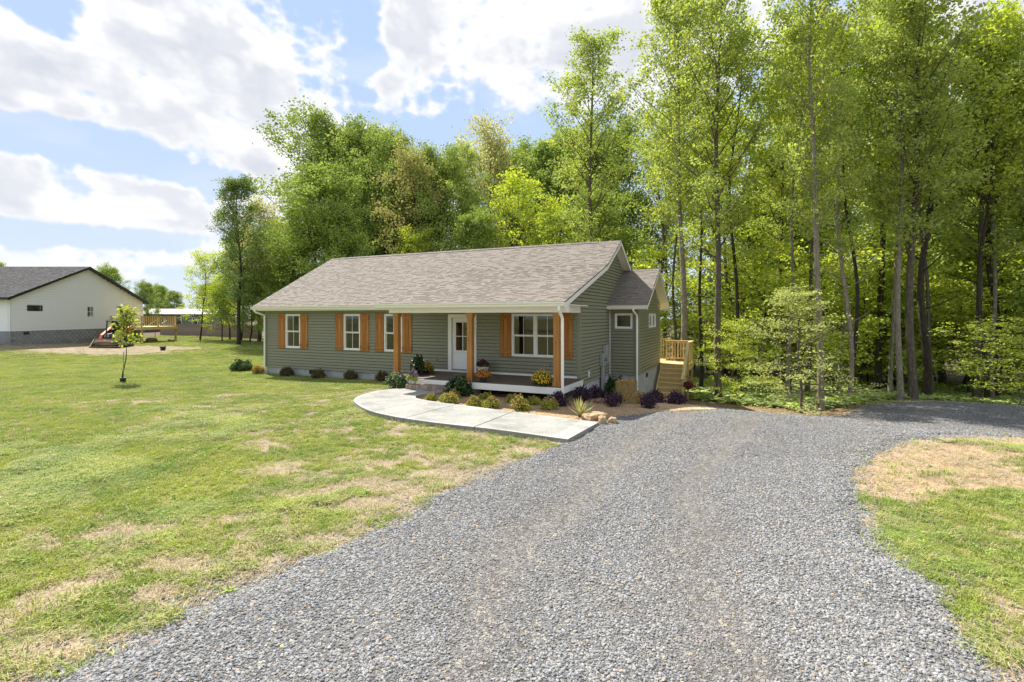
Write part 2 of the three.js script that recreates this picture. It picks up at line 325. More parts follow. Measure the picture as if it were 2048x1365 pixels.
// bare soil share of the lawn
function bare(x, d, sd) {
  const n = fbm(x * 0.55 + 20, d * 0.9 + 7, 4, 14), m = fbm(x * 2.6 + 3, d * 3.2 + 1, 5, 15);
  let b = (n - 0.50) * 1.7 + (m - 0.5) * 3.0 - 0.22;
  if (x < 4) {
    b += 1.25 * Math.exp(-Math.max(0, sd) / 1.15) - 0.06;
    b += 0.34 * gauss(x, d, -2.5, 10.5, 2.6) - 0.55 * gauss(x, d, -6.5, 8.5, 2.4) - 0.45 * smooth(15, 24, d) + 0.25 * gauss(x, d, -5, 17.5, 3);
  } else {
    b += 1.9 * smooth(7.4, 8.5, d + (m - 0.5) * 1.5) * (1 - smooth(12.5, 13.2, d)) - 1.3 * gauss(x, d, 10.6, 10.2, 1.2) + 0.4 * Math.exp(-Math.max(0, sd) / 0.5) - 0.30;
  }
  const nb = smooth(33.8, 36.2, d + (m - 0.5) * 3) * (1 - smooth(40.5, 42.5, d + (m - 0.5) * 3)) * smooth(-23, -27, x + (m - 0.5) * 8);
  return Math.min(1, Math.max(b, nb * 1.5 - (nb > 0.02 ? 0 : 9)));
}
// edge of the wood
const EDGE = [[-80, 60], [-40, 56], [-27, 50], [-22, 45], [-10, 40], [0, 36], [6, 31], [8.6, 23], [12, 19.2], [15.5, 20.9], [22, 19.6], [30, 18.6], [45, 18], [90, 18]];
function edge(x) { for (let i = 1; i < EDGE.length; i++) if (x <= EDGE[i][0]) { const [a, b] = EDGE[i - 1], [c, e] = EDGE[i]; return b + ((e - b) * (x - a)) / (c - a); } return 18; }
function lawnColor(x, d) {
  const sd = Math.abs(x) < 46 && d < 26 && d > -15 ? sdDrive(x, d) : 9, b = bare(x, d, sd), n = fbm(x * 1.7 + 5, d * 1.7, 4, 16), n2 = fbm(x * 7, d * 7, 3, 17);
  let c = mix3([0.20, 0.24, 0.030], [0.32, 0.31, 0.075], clamp((n - 0.3) * 1.6));
  c = mix3(c, [0.145, 0.18, 0.025], clamp((n2 - 0.45) * 1.4));
  const n3 = fbm(x * 3 + 8, d * 3, 4, 13), soil = mix3(x > 4.5 ? [0.56, 0.40, 0.25] : [0.46, 0.365, 0.265], x > 4.5 ? [0.44, 0.34, 0.23] : [0.34, 0.29, 0.19], clamp((n3 - 0.3) * 2.2));
  c = mix3(c, soil, 0.25 * smooth(-0.9, 0.2, b) + 0.75 * smooth(0.05, 0.6, b));
  c = mix3(c, mix3([0.50, 0.37, 0.21], [0.38, 0.29, 0.17], n3), smooth(7.0, 8.2, x) * (1 - smooth(12.4, 13.6, x)) * smooth(15.5, 16.5, d) * 0.9);
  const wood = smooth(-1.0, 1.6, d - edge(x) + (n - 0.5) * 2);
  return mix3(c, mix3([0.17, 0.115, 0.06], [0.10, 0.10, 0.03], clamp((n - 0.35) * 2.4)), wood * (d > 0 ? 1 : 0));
}
function spaced(lo, hi, fineLo, fineHi, step, grow) {
  const a = []; for (let x = fineLo; x <= fineHi + 1e-6; x += step) a.push(x);
  for (let x = fineHi, s = step; x < hi;) { s = Math.min(s * grow, 40); x += s; a.push(Math.min(x, hi)); }
  for (let x = fineLo, s = step; x > lo;) { s = Math.min(s * grow, 40); x -= s; a.unshift(Math.max(x, lo)); }
  return a;
}
function sheet(xs, ds, height, color, keep) {
  const nx = xs.length, nd = ds.length, pos = new Float32Array(nx * nd * 3), uv = new Float32Array(nx * nd * 2), c = color && new Float32Array(nx * nd * 3), ok = keep && new Uint8Array(nx * nd), idx = [];
  for (let j = 0; j < nd; j++) for (let i = 0; i < nx; i++) {
    const k = j * nx + i, x = xs[i], d = ds[j];
    if (keep && !(ok[k] = keep(x, d) ? 1 : 0)) { pos.set([x, 0, -d], k * 3); continue; }
    pos.set([x, height(x, d), -d], k * 3); uv.set([x, d], k * 2); if (c) c.set(color(x, d), k * 3);
  }
  for (let j = 0; j + 1 < nd; j++) for (let i = 0; i + 1 < nx; i++) {
    const a = j * nx + i, b = a + 1, e = a + nx, f = e + 1;
    if (keep && !(ok[a] && ok[b] && ok[e] && ok[f])) continue;
    idx.push(a, b, f, a, f, e);
  }
  const g = new THREE.BufferGeometry();
  g.setAttribute('position', new THREE.BufferAttribute(pos, 3)); g.setAttribute('uv', new THREE.BufferAttribute(uv, 2)); if (c) g.setAttribute('color', new THREE.BufferAttribute(c, 3));
  g.setIndex(idx); g.computeVertexNormals();
  return g;
}
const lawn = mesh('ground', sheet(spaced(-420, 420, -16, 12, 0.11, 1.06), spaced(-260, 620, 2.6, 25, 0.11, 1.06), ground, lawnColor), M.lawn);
tag(lawn, 'sunny lawn of patchy green grass and bare tan soil', 'lawn', null, 'structure');
const driveHeight = (x, d) => {
  const s = sdDrive(x, d), n = fbm(x * 1.6, d * 1.6, 4, 18), rut = 0.02 * Math.sin(x * 1.9 + d * 0.35 + 1.2);
  return ground(x, d) + mix(-0.05, 0.045, smooth(0.28, -0.30, s + (n - 0.5) * 1.0)) + rut * smooth(-0.5, -1.6, s) * (1 - 0.7 * smooth(11, 14, d)) + 0.02 * (n - 0.5) - 0.018 * lane(x, d);
};
const drive = mesh('gravel_driveway', sheet(spaced(-5, 42, -4, 12.5, 0.1, 1.05), spaced(-14, 21.5, 3, 21.5, 0.1, 1.08), driveHeight, (x, d) => {
  const n = fbm(x * 0.8 + 4, d * 0.8, 4, 19), m = fbm(x * 5, d * 5, 3, 20), s = sdDrive(x, d);
  let c = mix3([0.39, 0.395, 0.41], [0.49, 0.49, 0.50], clamp((n - 0.3) * 2));
  const fines = smooth(0.56, 0.74, fbm(x * 0.9 + 31, d * 0.45 + 2, 4, 22)) * 0.45;
  c = mix3(c, [0.43, 0.415, 0.395], Math.max(fines, 0.75 * lane(x, d)));
  c = mix3(c, [0.50, 0.40, 0.28], 0.5 * smooth(0.60, 0.74, n) * smooth(12, 15, d));
  return c.map((k) => k * (0.86 + 0.28 * m));
}, (x, d) => sdDrive(x, d) < 0.55), M.gravel);
tag(drive, 'grey crushed stone driveway sweeping past the house', 'driveway', null, 'structure');
const bed = mesh('mulch_bed', sheet(spaced(-3.6, 7.2, -3.6, 7.2, 0.12, 1.1), spaced(12, 21.2, 12, 21.2, 0.12, 1.1), (x, d) => ground(x, d) + mix(-0.06, 0.02, smooth(0.22, -0.22, sdBed(x, d) + (fbm(x * 2.2, d * 2.2, 3, 24) - 0.5) * 0.35)) + 0.03 * (fbm(x * 3, d * 3, 3, 26) - 0.5), null, (x, d) => sdBed(x, d) < 0.5), M.mulch);
tag(bed, 'planting bed covered in tan pine straw beside the porch', 'mulch', null, 'structure');

// ---------------------------------------------------------------- the house; local x along the front (0 is its gable corner), z towards the yard
const HX = 2.287, HD = 17.364, TURN = -Math.asin(0.4285);
const house = thing('green_house', 'single storey house with sage green siding and brown shingle roof', 'house', [HX, 0, -HD], TURN);
const atHouse = (u, v) => [HX - 0.9035 * u + 0.4285 * v, HD + 0.4285 * u + 0.9035 * v];   // u to the far end, v to the back -> [x, d]
const LEN = 15.24, DEEP = 9, SB = 0.33, SOF = 2.95, FLOOR = 0.57;
const EAVE = [0.42, 3.13], RIDGE = [-4.5, 5.82], KINK = [-2.33, 4.632], PEAVE = [2.48, 3.12];

// clapboards: each length of board a mesh; bounds(y) -> [x from, x to]; openings [x0, x1, y0, y1]. A board hangs proud over a recessed lap.
function siding(parent, y0, y1, bounds, openings, mat, step = 0.125, proud = 0.03) {
  const lap = step * 0.2;
  for (let y = y0; y < y1 - 0.02; y += step) {
    const ya = y, yb = Math.min(y + step, y1), [l0, r0] = bounds(ya), [l1, r1] = bounds(yb);
    if (r0 - l0 < 0.05) continue;
    const cuts = [Math.min(l0, l1), Math.max(r0, r1)], hit = openings.filter((o) => o[2] < yb && o[3] > ya);
    for (const o of hit) cuts.push(o[0], o[1]);
    cuts.sort((a, b) => a - b);
    const nz = (yy) => proud - 0.010 * ((yy - ya) / step);
    for (let i = 0; i + 1 < cuts.length; i++) {
      const a = cuts[i], b = cuts[i + 1], m = (a + b) / 2; if (b - a < 1e-4) continue;
      let lo = ya, hi = yb;
      for (const o of hit) if (m > o[0] && m < o[1]) { if (o[2] <= lo && o[3] >= hi) { lo = hi; } else if (o[2] > lo && o[2] < hi) hi = o[2]; else if (o[3] < hi) lo = o[3]; }
      if (hi - lo < 0.004) continue;
      const cx = (x, yy) => { const t = (yy - ya) / (yb - ya); return Math.min(Math.max(x, mix(l0, l1, t)), mix(r0, r1, t)); };
      const top = Math.min(hi, yb - lap), out = [];
      if (top > lo + 0.002) {
        const A = [cx(a, lo), lo, nz(lo)], B = [cx(b, lo), lo, nz(lo)], C = [cx(b, top), top, nz(top)], D = [cx(a, top), top, nz(top)], A0 = [A[0], lo, -0.029], B0 = [B[0], lo, -0.029], C0 = [C[0], top, -0.029], D0 = [D[0], top, -0.029];
        out.push(A, B, C, A, C, D, A0, B0, B, A0, B, A, D, C, C0, D, C0, D0);
      }
      if (!out.length) continue;
      const g = new THREE.BufferGeometry(); g.setAttribute('position', new THREE.Float32BufferAttribute(out.flat(), 3)); g.computeVertexNormals();
      mesh('siding_board', plain(g), mat, parent);
    }
  }
}
// a wall panel with holes, thickness behind z = 0
function panel(pts, holes, t = 0.14, back = 0.03) {
  const s = new THREE.Shape(pts.map(([x, y]) => new THREE.Vector2(x, y)));
  for (const [a, b, c, e] of holes) s.holes.push(new THREE.Path([[a, c], [b, c], [b, e], [a, e]].map(([x, y]) => new THREE.Vector2(x, y))));
  const g = new THREE.ExtrudeGeometry(s, { depth: t, bevelEnabled: false }); g.translate(0, 0, -t - back);
  return plain(g);
}
// double hung or fixed window, set at the wall plane; pieces reach a little proud of the boards
function makeWindow(parent, pos, turn, w, h, { double = true, units = 1, muntin = true, name = 'window' } = {}) {
  const g = group(name, parent, pos, turn), f = 0.055, F = [];
  const X0 = -w / 2, X1 = w / 2;
  F.push(box(X0, X0 + f, 0, h, -0.06, 0.035, 0.006), box(X1 - f, X1, 0, h, -0.06, 0.035, 0.006), box(X0 + f, X1 - f, h - f, h, -0.06, 0.035, 0.006), box(X0 + f, X1 - f, 0, f, -0.06, 0.04, 0.006));
  const uw = (w - 2 * f - (units - 1) * 0.09) / units;
  for (let k = 1; k < units; k++) { const x = X0 + f + k * uw + (k - 1) * 0.09; F.push(box(x, x + 0.09, f, h - f, -0.06, 0.033, 0.006)); }
  mesh('frame', merge(F), M.vinyl, g);
  for (let k = 0; k < units; k++) {
    const a = X0 + f + k * (uw + 0.09), b = a + uw, rows = double ? [[f, h * 0.5 - 0.015, -0.012], [h * 0.5 - 0.015, h - f, 0.008]] : [[f, h - f, 0.0]];
    for (const [ya, yb, z] of rows) {
      const r = 0.032, S = [box(a, a + r, ya, yb, z - 0.03, z + 0.006), box(b - r, b, ya, yb, z - 0.03, z + 0.006), box(a + r, b - r, ya, ya + r, z - 0.03, z + 0.006), box(a + r, b - r, yb - r, yb, z - 0.03, z + 0.006)];
      mesh('sash', merge(S), M.vinyl, g);
      const mid = (a + b) / 2;
      if (muntin) {
        mesh('muntin', box(mid - 0.008, mid + 0.008, ya + r, yb - r, z - 0.016, z - 0.003), M.vinyl, g);
        for (const [p, q] of [[a + r, mid - 0.008], [mid + 0.008, b - r]]) { const gl = new THREE.PlaneGeometry(q - p, yb - ya - 2 * r); gl.translate((p + q) / 2, (ya + yb) / 2, z - 0.010); mesh('pane', plain(gl), M.glass, g); }
      } else { const gl = new THREE.PlaneGeometry(b - a - 2 * r, yb - ya - 2 * r); gl.translate(mid, (ya + yb) / 2, z - 0.010); mesh('pane', plain(gl), M.glass, g); }
    }
  }
  return g;
}
function makeShutter(parent, x0, x1, y0, y1, k) {
  const g = group('shutter', parent, [x0, y0, 0]), w = (x1 - x0) / 3, h = y1 - y0;
  for (let i = 0; i < 3; i++) mesh('board', box(i * w + 0.003, (i + 1) * w - 0.003, 0, h, 0.031, 0.052, 0.004), (i + k) % 2 ? M.cedar : M.cedarB, g);
  for (const y of [0.13, h - 0.22]) mesh('batten', along(box(0.001, x1 - x0 - 0.001, y - 0.01, y + 0.10, 0.0525, 0.072, 0.004)), (k + (y > 1 ? 1 : 0)) % 2 ? M.cedarB : M.cedar, g);
  return g;
}
const WIN = [[-13.455, 0.91, 1], [-9.995, 0.9, 1], [-7.825, 0.91, 1], [-1.615, 1.83, 2]];   // centre, width, units
const WY = 1.245, WH = 1.53;
const openF = WIN.map(([c, w]) => [c - w / 2, c + w / 2, WY, WY + WH]);
const doorC = -4.60, doorO = [doorC - 0.62, doorC + 0.62, FLOOR, FLOOR + 2.19];
{
  const fw = group('front_wall', house);
  mesh('wall_panel', panel([[-LEN, SB], [0, SB], [0, 3.0], [-LEN, 3.0]], [...openF.map((o) => [o[0] + 0.01, o[1] - 0.01, o[2] + 0.01, o[3] - 0.01]), [doorO[0] + 0.02, doorO[1] - 0.02, SB + 0.2, doorO[3] - 0.02]]), M.sidingTrim, fw);
  siding(fw, SB, 3.0, () => [-LEN + 0.075, -0.075], [...openF, doorO, [-6.2, 0, 0, 0.64]], M.siding);
  mesh('corner_trim', box(-LEN - 0.012, -LEN + 0.075, SB, 2.99, -0.07, 0.036, 0.004), M.sidingTrim, fw);
  mesh('corner_trim', box(-0.075, 0.036, SB, 2.99, -0.075, 0.036, 0.004), M.sidingTrim, fw);
  for (const [c, w, units] of WIN) makeWindow(house, [c, WY, 0.012], 0, w, WH, { units });
  let k = 0;
  for (const [c, w] of WIN) { makeShutter(house, c - w / 2 - 0.465, c - w / 2 - 0.004, WY - 0.02, WY + WH + 0.03, k++); makeShutter(house, c + w / 2 + 0.004, c + w / 2 + 0.465, WY - 0.02, WY + WH + 0.03, k++); }
}
{   // the gable end: x along the depth
  const gw = group('gable_wall', house, [0, 0, 0], Math.PI / 2), drop = 0.17, slope = (RIDGE[1] - EAVE[1]) / (EAVE[0] - RIDGE[0]), ps = (KINK[1] - PEAVE[1]) / (PEAVE[0] - KINK[0]);
  const front = (y) => (y + drop > KINK[1] ? -KINK[0] + (y + drop - KINK[1]) / slope : -PEAVE[0] + (y + drop - PEAVE[1]) / ps);
  const back = (y) => 4.5 + (RIDGE[1] - drop - y) / slope;
  const P = [[0.0, SB], [DEEP, SB], [DEEP, 3.0], [4.5, RIDGE[1] - drop], [front(KINK[1] - drop), KINK[1] - drop], [-2.05, 3.12], [-2.05, 3.02], [0.0, 3.02]];
  mesh('wall_panel', panel(P, []), M.sidingTrim, gw);
  siding(gw, SB, RIDGE[1] - drop, (y) => [y < 3.02 - 0.06 ? 0.03 : Math.max(-2.05, front(y)), Math.min(DEEP, back(y))], [[3.86, 9.1, 0, 3.1]], M.siding);
  for (const [n, z, t] of [['back_wall', -DEEP, Math.PI]]) { const bw = group(n, house, [0, 0, z], t); mesh('wall_panel', panel([[0, SB], [LEN, SB], [LEN, 3.0], [0, 3.0]], []), M.sidingTrim, bw); siding(bw, SB, 3.0, () => [0, LEN], [], M.siding, 0.25); }
  const lw = group('far_gable_wall', house, [-LEN, 0, 0], -Math.PI / 2); mesh('wall_panel', panel([[-DEEP, SB], [0, SB], [0, 3.0], [-4.5, RIDGE[1] - drop], [-DEEP, 3.0]], []), M.sidingTrim, lw);
  siding(lw, SB, RIDGE[1] - drop, (y) => [-Math.min(DEEP, back(y)), -Math.max(0, 4.5 - (RIDGE[1] - drop - y) / slope)], [], M.siding, 0.25);
  mesh('interior_floor', box(-LEN + 0.16, -0.16, 0.42, 0.5, -DEEP + 0.16, -0.16), M.room, house);
  mesh('interior_ceiling', box(-LEN + 0.16, -0.16, 2.86, 2.9, -DEEP + 0.16, -0.16), M.room, house);
  mesh('interior_partition', box(-LEN + 0.16, -0.16, 0.5, 2.86, -4.2, -4.1), M.room, house);
}
{   // foundation
  mesh('foundation', merge([box(-LEN + 0.02, -0.02, -0.9, SB + 0.004, -0.22, -0.02), box(-0.22, -0.02, -1.1, SB + 0.003, -DEEP + 0.02, -0.222), box(-LEN + 0.02, -0.222, -0.9, SB + 0.003, -DEEP + 0.02, -DEEP + 0.22), box(-LEN + 0.02, -LEN + 0.22, -0.9, SB + 0.003, -DEEP + 0.222, -0.222)]), M.parge, house);
  const v = group('foundation_vent', house, [-12.3, 0.12, -0.02]); mesh('vent_frame', merge([box(-0.2, 0.2, 0, 0.02, 0, 0.012), box(-0.2, 0.2, 0.16, 0.18, 0, 0.012), box(-0.2, -0.18, 0.02, 0.16, 0, 0.012), box(0.18, 0.2, 0.02, 0.16, 0, 0.012)]), M.black, v);
  mesh('vent_screen', box(-0.18, 0.18, 0.02, 0.16, 0, 0.006), M.dark, v);
}
// ---- roof
function shingles(name, parent, x0, x1, a, b, seed, palette, clip) {   // a: lower [z, y], b: upper
  const r = rng(seed), L = Math.hypot(b[0] - a[0], b[1] - a[1]), s = [(b[0] - a[0]) / L, (b[1] - a[1]) / L], n = [s[0] > 0 ? -s[1] : s[1], Math.abs(s[0])], P = [], C = [], e = 0.14;
  n[0] = s[1] * (s[0] < 0 ? 1 : -1);
  const at = (t, up) => [a[0] + s[0] * t + n[0] * up, a[1] + s[1] * t + n[1] * up];
  for (let t = -0.02, row = 0; t < L - 0.02; t += e, row++) {
    const t1 = Math.min(t + e + 0.012, L);
    for (let x = x0 - r() * 0.25; x < x1;) {
      const w = 0.12 + 0.14 * r(), xa = Math.max(x, x0), xb = Math.min(x + w, x1), thick = r() < 0.5 ? 0.020 : 0.011; x += w;
      if (xb - xa < 0.02) continue;
      if (clip && !clip((xa + xb) / 2, at(t + e / 2, 0))) continue;
      const j = 0.006 * (r() - 0.5), [z0, y0] = at(t + j, thick), [z1, y1] = at(t1, 0.004), [zb, yb] = at(t + j, -0.004);
      const q = [[xa, y0, z0], [xb, y0, z0], [xb, y1, z1], [xa, y0, z0], [xb, y1, z1], [xa, y1, z1], [xa, yb, zb], [xb, yb, zb], [xb, y0, z0], [xa, yb, zb], [xb, y0, z0], [xa, y0, z0]];
      const c = palette[Math.floor(r() * palette.length)], k = 0.93 + 0.14 * r();
      for (const p of q) { P.push(...p); C.push(c[0] * k, c[1] * k, c[2] * k); }
    }
  }
  let g = new THREE.BufferGeometry(); g.setAttribute('position', new THREE.Float32BufferAttribute(P, 3)); g.computeVertexNormals();
  g = plain(g); g.setAttribute('color', new THREE.Float32BufferAttribute(C, 3));
  const m = mesh(name, g, M.shingle, parent); m.userData.kind = 'stuff'; return m;
}
const BROWN = [[0.33, 0.285, 0.25], [0.312, 0.268, 0.234], [0.338, 0.294, 0.255], [0.298, 0.256, 0.226], [0.335, 0.29, 0.252], [0.318, 0.275, 0.244]];
{
  const roof = group('roof', house), X0 = -LEN - 0.36, X1 = 0.345, th = 0.13, lo = (p) => [p[0], p[1] - 0.012];
  const dz = (p, k) => [p[0], p[1] - k];
  const backE = [-9.42, 3.13];
  const PX0 = -6.62;
  mesh('roof_deck', merge([prism([lo(EAVE), lo(RIDGE), lo(backE), dz(backE, th), dz(RIDGE, th), dz(EAVE, th)], X0 + 0.02, PX0, alongX), prism([lo(KINK), lo(RIDGE), lo(backE), dz(backE, th), dz(RIDGE, th), dz(KINK, th)], PX0, X1 - 0.002, alongX)]), M.whitePaint, roof);
  mesh('porch_roof_deck', prism([lo(PEAVE), [KINK[0] - 0.1, lo(KINK)[1] + 0.003], [KINK[0] + 0.3, KINK[1] - 0.2], dz(PEAVE, th)], PX0, X1 - 0.002, alongX), M.whitePaint, roof);
  shingles('shingles', roof, X0, X1 + 0.02, EAVE, RIDGE, 5, BROWN, (x, p) => x < PX0 || p[0] < KINK[0] + 0.25);
  shingles('shingles', roof, PX0, X1 + 0.02, PEAVE, [KINK[0] - 0.12, KINK[1] + 0.04], 6, BROWN);
  shingles('shingles', roof, X0, X1 + 0.02, backE, RIDGE, 7, BROWN);
  mesh('cheek_wall', prism([[0.42, 3.02], [PEAVE[0] - 0.1, 3.02], [PEAVE[0] - 0.1, PEAVE[1] - 0.1], [KINK[0], KINK[1] - 0.1]], PX0 + 0.03, PX0 + 0.09, alongX), M.sidingTrim, roof);
  // ridge vent and caps
  for (let x = X0; x < X1; x += 0.3) { const xe = Math.min(x + 0.29, X1 + 0.015), up = x > X0 + 0.5 && x < X1 - 1.0 ? 0.035 : 0.018; mesh('ridge_cap', prism([[RIDGE[0] + 0.15, RIDGE[1] - 0.082 + up], [RIDGE[0], RIDGE[1] + up], [RIDGE[0] - 0.15, RIDGE[1] - 0.082 + up], [RIDGE[0] - 0.15, RIDGE[1] - 0.09], [RIDGE[0], RIDGE[1] - 0.01], [RIDGE[0] + 0.15, RIDGE[1] - 0.09]], x, xe, alongX), capMat(x), roof); }
  // barge boards and drip edge at the near gable, and at the far one
  const path = [PEAVE, KINK, RIDGE, backE];
  for (let i = 0; i < 3; i++) {
    const a = path[i], b = path[i + 1];
    mesh('barge_board', prism([dz(a, 0.012), dz(b, 0.012), dz(b, 0.185), dz(a, 0.185)], X1, X1 + 0.024, alongX), M.whitePaint, roof);
    mesh('drip_edge', prism([dz(a, -0.008), dz(b, -0.008), dz(b, 0.022), dz(a, 0.022)], X1 + 0.0245, X1 + 0.032, alongX), M.black, roof);
  }
  for (const [a, b] of [[EAVE, RIDGE], [RIDGE, backE]]) mesh('barge_board', prism([dz(a, 0.012), dz(b, 0.012), dz(b, 0.185), dz(a, 0.185)], X0 - 0.006, X0 + 0.018, alongX), M.whitePaint, roof);
  // eaves: soffit, fascia, gutter
  mesh('soffit', box(X0 + 0.02, PX0, SOF - 0.02, SOF, 0.002, 0.40), M.whitePaint, roof);
  mesh('fascia', box(X0 + 0.02, PX0 + 0.02, SOF - 0.022, 3.10, 0.40, 0.42), M.whitePaint, roof);
  const K = (z, y) => [[z, y], [z + 0.075, y], [z + 0.085, y + 0.05], [z + 0.12, y + 0.085], [z + 0.125, y + 0.125], [z + 0.115, y + 0.125], [z + 0.11, y + 0.095], [z + 0.075, y + 0.06], [z + 0.065, y + 0.012], [z + 0.008, y + 0.012], [z + 0.008, y + 0.125], [z, y + 0.125]];
  mesh('gutter', prism(K(0.421, 2.985), X0 + 0.01, PX0 + 0.1, alongX), M.gutter, roof);
  mesh('gutter_end', box(X0 + 0.005, X0 + 0.011, 2.985, 3.11, 0.421, 0.545), M.gutter, roof);
  mesh('porch_fascia', box(PX0, X1, 2.96, 3.09, 2.44, 2.462), M.whitePaint, roof);
  mesh('gutter', prism(K(2.463, 2.985), PX0, X1, alongX), M.gutter, roof);
  for (const x of [PX0 - 0.006, X1]) mesh('gutter_end', box(x, x + 0.006, 2.985, 3.11, 2.463, 2.59), M.gutter, roof);
  // downspouts
  mesh('downspout', tubePath([[-LEN - 0.13, 3.0, 0.48], [-LEN - 0.13, 2.88, 0.48], [-LEN + 0.03, 2.72, 0.10], [-LEN + 0.03, 2.6, 0.09], [-LEN + 0.03, 1.4, 0.09], [-LEN + 0.03, 0.14, 0.09], [-LEN + 0.0, 0.06, 0.2]], 0.045, 10, 60), M.gutter, roof);
  mesh('downspout', tubePath([[0.19, 3.0, 2.53], [0.19, 2.86, 2.53], [0.20, 2.72, 2.37], [0.21, 2.6, 2.29], [0.21, 1.4, 2.28], [0.21, 0.72, 2.28], [0.21, 0.12, 2.28]], 0.047, 10, 60), M.gutter, roof);
}
function capMat(x) { capMat.list ??= [0.23, 0.27, 0.20].map((k) => std({ color: col(k * 1.08, k * 0.95, k * 0.88), map: sized(granuleTex, 0.4), roughness: 0.95 })); return capMat.list[Math.floor(hash(Math.round(x * 10), 3) * 3)]; }
// ---- porch
{
  const porch = group('porch', house), PL = -6.18, PR = 0.12, PF = 2.22;
  const nb = 16, bw = (PF - 0.02) / nb;
  for (let i = 0; i < nb; i++) mesh('deck_board', box(PL, PR, 0.535, 0.566, 0.02 + i * bw + 0.003, 0.02 + (i + 1) * bw - 0.002, 0.003), i % 3 ? M.deckBrown : M.deckBrownB, porch);
  mesh('rim_board', along(box(PL - 0.022, PR + 0.022, 0.335, 0.54, PF, PF + 0.022, 0.003)), M.whitePaint, porch);
  mesh('rim_board', box(PR, PR + 0.022, 0.335, 0.54, 0.03, PF - 0.001, 0.003), M.whitePaint, porch);
  mesh('rim_board', box(PL - 0.022, PL, 0.335, 0.54, 0.03, PF - 0.001, 0.003), M.whitePaint, porch);
  mesh('base_trim', box(PL, -5.23, 0.567, 0.64, 0.0, 0.024, 0.003), M.whitePaint, porch);
  mesh('base_trim', box(-3.97, -0.02, 0.567, 0.64, 0.0, 0.024, 0.003), M.whitePaint, porch);
  for (let i = 0; i < 9; i++) mesh('joist', box(PL + 0.1 + i * 0.76, PL + 0.14 + i * 0.76, 0.345, 0.534, 0.03, PF - 0.03), M.pineB, porch);
  mesh('beam', along(box(-6.3, 0.33, 2.80, 3.02, 1.98, 2.20, 0.006)), M.whitePaint, porch);
  mesh('beam', box(-0.17, 0.05, 2.80, 3.018, 0.04, 1.979, 0.006), M.whitePaint, porch);
  mesh('beam', box(-6.30, -6.08, 2.80, 3.018, 0.03, 1.979, 0.006), M.whitePaint, porch);
  mesh('ceiling', box(-6.3, 0.3, 3.021, 3.05, 0.0, 2.43), M.whitePaint, porch);
  mesh('soffit', box(-6.6, 0.34, 2.985, 3.02, 2.201, 2.44), M.whitePaint, porch);
  for (const x of [-6.04, -3.06, -0.04]) {
    const p = group('post', porch, [x, 0.566, 2.06]), s = 0.0925;
    mesh('shaft', box(-s, s, 0, 2.234, -s, s, 0.008), M.post, p);
    mesh('cap', merge([box(-s - 0.02, s + 0.02, 2.10, 2.232, s, s + 0.02, 0.003), box(-s - 0.02, s + 0.02, 2.10, 2.232, -s - 0.02, -s, 0.003), box(-s - 0.02, -s, 2.10, 2.232, -s, s, 0.003), box(s, s + 0.02, 2.10, 2.232, -s, s, 0.003)]), M.post, p);
    mesh('plinth', merge([box(-s - 0.02, s + 0.02, 0.0, 0.15, s, s + 0.02, 0.003), box(-s - 0.02, s + 0.02, 0.0, 0.15, -s - 0.02, -s, 0.003), box(-s - 0.02, -s, 0.0, 0.15, -s, s, 0.003), box(s, s + 0.02, 0.0, 0.15, -s, s, 0.003)]), M.post, p);
  }
  const lamp = group('ceiling_light', porch, [-4.55, 2.95, 1.0]); mesh('mount', cyl(0.09, 0.09, 0.04, 0.07), M.whitePaint, lamp); mesh('shade', cyl(0.13, 0.14, -0.03, 0.045, 0, 0, 20), M.potWhite, lamp);
  // brick piers under the porch
  const brickG = [box(0, 0.194, 0, 0.057, 0, 0.09, 0.004), box(0, 0.09, 0, 0.057, 0, 0.194, 0.004)];
  for (const [x, z] of [[-0.12, 1.98], [-3.02, 1.98]]) {
    const pier = group('pier', porch, [x - 0.2, -0.22, z - 0.2]);
    mesh('mortar', box(0.006, 0.394, 0, 0.55, 0.006, 0.394), M.mortar, pier);
    for (let c = 0; c < 8; c++) for (let i = 0; i < 2; i++) for (const zz of [0, 0.305]) { const b = mesh('brick', brickG[0], M.brick[(c * 2 + i + (zz ? 1 : 0)) % 4], pier); b.position.set(i * 0.204 + (c % 2 ? 0 : 0.002), c * 0.068, zz + (c % 2 ? 0.0 : 0.002)); }
  }
  // brick step
  const st = group('brick_step', porch, [-5.22, 0.0, PF + 0.024]);
  mesh('mortar', box(0.006, 1.674, -0.05, 0.398, 0, 0.43), M.mortar, st);
  const roll = box(0, 0.062, 0, 0.10, 0, 0.21, 0.004), stretch = box(0, 0.2, 0, 0.062, 0, 0.09, 0.004);
  for (let i = 0; i < 23; i++) for (const z of [0.01, 0.226]) { const b = mesh('brick', roll, M.brick[Math.floor(hash(i, z * 100, 4) * 4)], st); b.position.set(0.004 + i * 0.0727, 0.30, z); }
  for (let c = 0; c < 3; c++) {
    for (let i = -1; i < 8; i++) { const x = 0.004 + i * 0.21 + (c % 2 ? 0.105 : 0); if (x < 0 || x + 0.2 > 1.69) continue; const b = mesh('brick', stretch, M.brick[Math.floor(hash(i, c, 5) * 4)], st); b.position.set(x, 0.226 - c * 0.072, 0.352); }
    for (let i = 0; i < 2; i++) for (const x of [0, 1.59]) { const b = mesh('brick', brickG[1], M.brick[Math.floor(hash(i, c + x * 7, 6) * 4)], st); b.position.set(x, 0.226 - c * 0.072, 0.004 + i * 0.205 - (c % 2 ? 0.0 : 0.004)); }
  }
}
